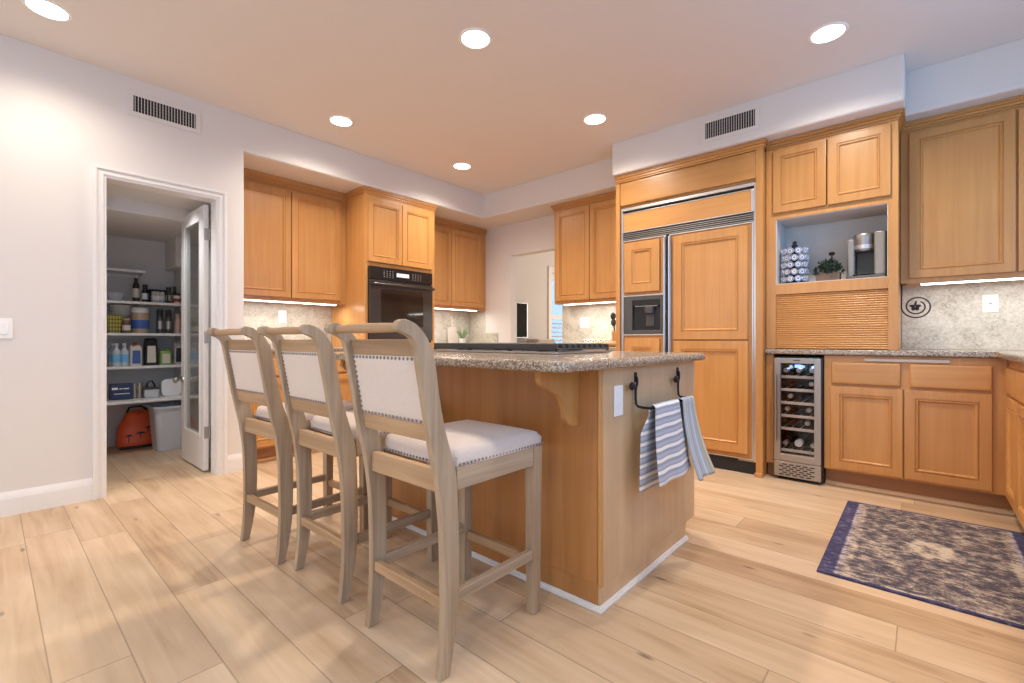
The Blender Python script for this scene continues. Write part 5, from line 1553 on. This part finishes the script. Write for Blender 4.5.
X4 = -5.28
t = thing('food_box', 'dark blue box with white lettering on the deep pantry shelf', 'box', (X4, at(121, X4), S4))
m = MB(); m.box(-.06, .06, -.074, .074, 0, .135, .002); m.build('box', K['navy'], t)
m = MB()
for y0, y1, z0, z1 in ((-.070, -.030, .090, .108), (-.020, .000, .092, .100), (.006, .046, .092, .100), (-.055, .050, .050, .056)):
    m.box(.0602, .0612, y0, y1, z0, z1)
m.build('lettering', M['white'], t)
first = None
for i, (p_, z_, lab) in enumerate(((134.5, 0, 'tin can, lower left of the four cans on the deep pantry shelf'), (139.5, 0, 'tin can, lower right of the four cans on the deep pantry shelf'),
                                 (134.5, .0665, 'tin can, upper left of the four cans on the deep pantry shelf'), (139.5, .0665, 'tin can, upper right of the four cans on the deep pantry shelf'))):
    if first is None:
        first = jar('tin_can', lab, 'can', p_, X4, S4, .0215, .066, M['steel'], M['steel'], K['tan'], 'tin cans', None, .006, .021)
    else:
        dup(first, (X4, at(p_, X4), S4 + z_), 0, lab)
t = thing('glass_container', 'low clear container with a dark lid on the deep pantry shelf', 'container', (X4, at(150, X4), S4))
m = MB(); m.hexa([(-.07, -.050, 0), (.07, -.050, 0), (.07, .050, 0), (-.07, .050, 0)], [(-.075, -.055, .075), (.075, -.055, .075), (.075, .055, .075), (-.075, .055, .075)], .008, 2); m.build('box', K['clearp'], t)
m = MB(); m.box(-.078, .078, -.058, .058, .0755, .090, .005); m.build('lid', M['dgrey'], t)
m = MB(); m.tube([(0.02, -.03, .09), (.02, -.02, .14), (.02, .01, .15), (.02, .03, .11), (.02, .03, .09)], .008, 8); m.build('lid_handle', M['blackm'], t)
t = thing('plastic_container', 'white plastic container standing on edge on the deep pantry shelf', 'container', (X4 - .02, at(170.5, X4 - .02), S4))
m = MB(); m.prism(rounded_rect(-.072, .072, .0005, .150, .035), 'x', -.035, .035, .012, 3); m.build('tub', M['white'], t)
m = MB(); m.prism(rounded_rect(-.078, .078, 0, .157, .04), 'x', .0352, .045, .003, 2); m.build('lid', M['white'], t)

d = bpy.data.lights.new('pantry_lamp', 'AREA'); d.shape = 'DISK'; d.size = .25; d.energy = 4.0; d.spread = R(120); d.color = (.95, .96, 1.0)  # added light to lift the shelves; the pantry has no lamp
o = bpy.data.objects.new('pantry_lamp', d); C.objects.link(o); o.location = (-4.30, .85, 2.07)
# floor of the pantry
t = thing('waste_bin', 'white plastic waste bin on the pantry floor', 'bin', (-5.22, 1.105, .001))
m = MB()
def rr(w, d_, z, r):
    return [(x, y_, z) for x, y_ in rounded_rect(-w / 2, w / 2, -d_ / 2, d_ / 2, r)]
rings = [rr(.24, .19, 0, .04), rr(.245, .195, .01, .04), rr(.30, .245, .385, .05), rr(.325, .268, .386, .05), rr(.325, .268, .40, .05), rr(.31, .25, .402, .05), rr(.29, .235, .37, .05), rr(.235, .185, .015, .04)]
RV = [[m.bm.verts.new(p) for p in rg] for rg in rings]
for a, b_ in zip(RV, RV[1:]):
    for k in range(len(a)):
        j = (k + 1) % len(a)
        m.bm.faces.new((a[k], a[j], b_[j], b_[k]))
m.bm.faces.new(RV[0][::-1]); m.bm.faces.new(RV[-1])
m.build('bin', K['bin'], t)
t = thing('backpack', 'orange backpack with black palm tree print on the pantry floor', 'bag', (-5.52, .925, .001))
m = MB()
def bp(u, v):
    a = 2 * math.pi * u
    s = math.sin(min(1, max(0, v)) * math.pi * .5)
    wz = .335 * v
    k = (1 - max(0, v - .55) / .45 * .35) if v < 1 else .02
    k *= .86 + .14 * min(1, v / .12)
    lean_ = .03 * v
    cx = math.copysign(abs(math.cos(a)) ** .65, math.cos(a)); sy_ = math.copysign(abs(math.sin(a)) ** .65, math.sin(a))
    return (.085 * cx * k - .05 * v, .145 * sy_ * k + lean_, wz + .008 * math.sin(3 * a + 4 * v) * v)
m.grid(32, 18, bp); bmesh.ops.remove_doubles(m.bm, verts=m.bm.verts, dist=1e-5)
bmesh.ops.holes_fill(m.bm, edges=[e for e in m.bm.edges if e.is_boundary]); bmesh.ops.recalc_face_normals(m.bm, faces=m.bm.faces)
m.build('body', K['orange'], t, angle=80)
m = MB()
m.tube([(.080, -.13, .012), (.086, 0, .010), (.080, .13, .012)], .012, 8)
m.tube([(-.03, -.06, .325), (-.05, -.04, .365), (-.055, .05, .37), (-.035, .09, .33)], .008, 8)
m.tube([(.02, .125, .03), (.03, .150, .12), (.01, .14, .22), (-.02, .11, .32)], [.010, .012, .010, .008], 8)
m.build('strap', M['blackm'], t)
m = MB()
for (y_, z, s) in ((-.065, .115, 1.0), (.02, .13, 1.25), (.075, .175, .9)):
    xs = .088 - .05 * z / .335
    m.tube([(xs, y_, z - .07 * s), (xs + .003, y_ + .004, z)], .0028, 6)
    for k in range(7):
        a = math.pi * (k / 6) 
        m.tube([(xs + .003, y_ + .004, z), (xs + .002, y_ + .004 + .016 * s * math.cos(a), z + .010 * s * math.sin(a) + .003), (xs, y_ + .004 + .030 * s * math.cos(a), z - .004 + .008 * s * math.sin(a))], [.0025, .0035, .001], 5)
m.build('palm_print', M['blackm'], t)
t = thing('tote_bag', 'black bag slumped behind the orange backpack on the pantry floor', 'bag', (-5.58, 1.165, .001))
m = MB()
m.grid(28, 14, lambda u, v: (.055 * math.copysign(abs(math.cos(2 * math.pi * u)) ** .6, math.cos(2 * math.pi * u)) * (1 - .5 * v ** 3), .075 * math.copysign(abs(math.sin(2 * math.pi * u)) ** .6, math.sin(2 * math.pi * u)) * (1 - .25 * v ** 2), .36 * v + .01 * math.sin(6.28 * u * 3) * v))
bmesh.ops.remove_doubles(m.bm, verts=m.bm.verts, dist=1e-5); bmesh.ops.holes_fill(m.bm, edges=[e for e in m.bm.edges if e.is_boundary]); bmesh.ops.recalc_face_normals(m.bm, faces=m.bm.faces)
m.build('body', M['blackm'], t, angle=80)
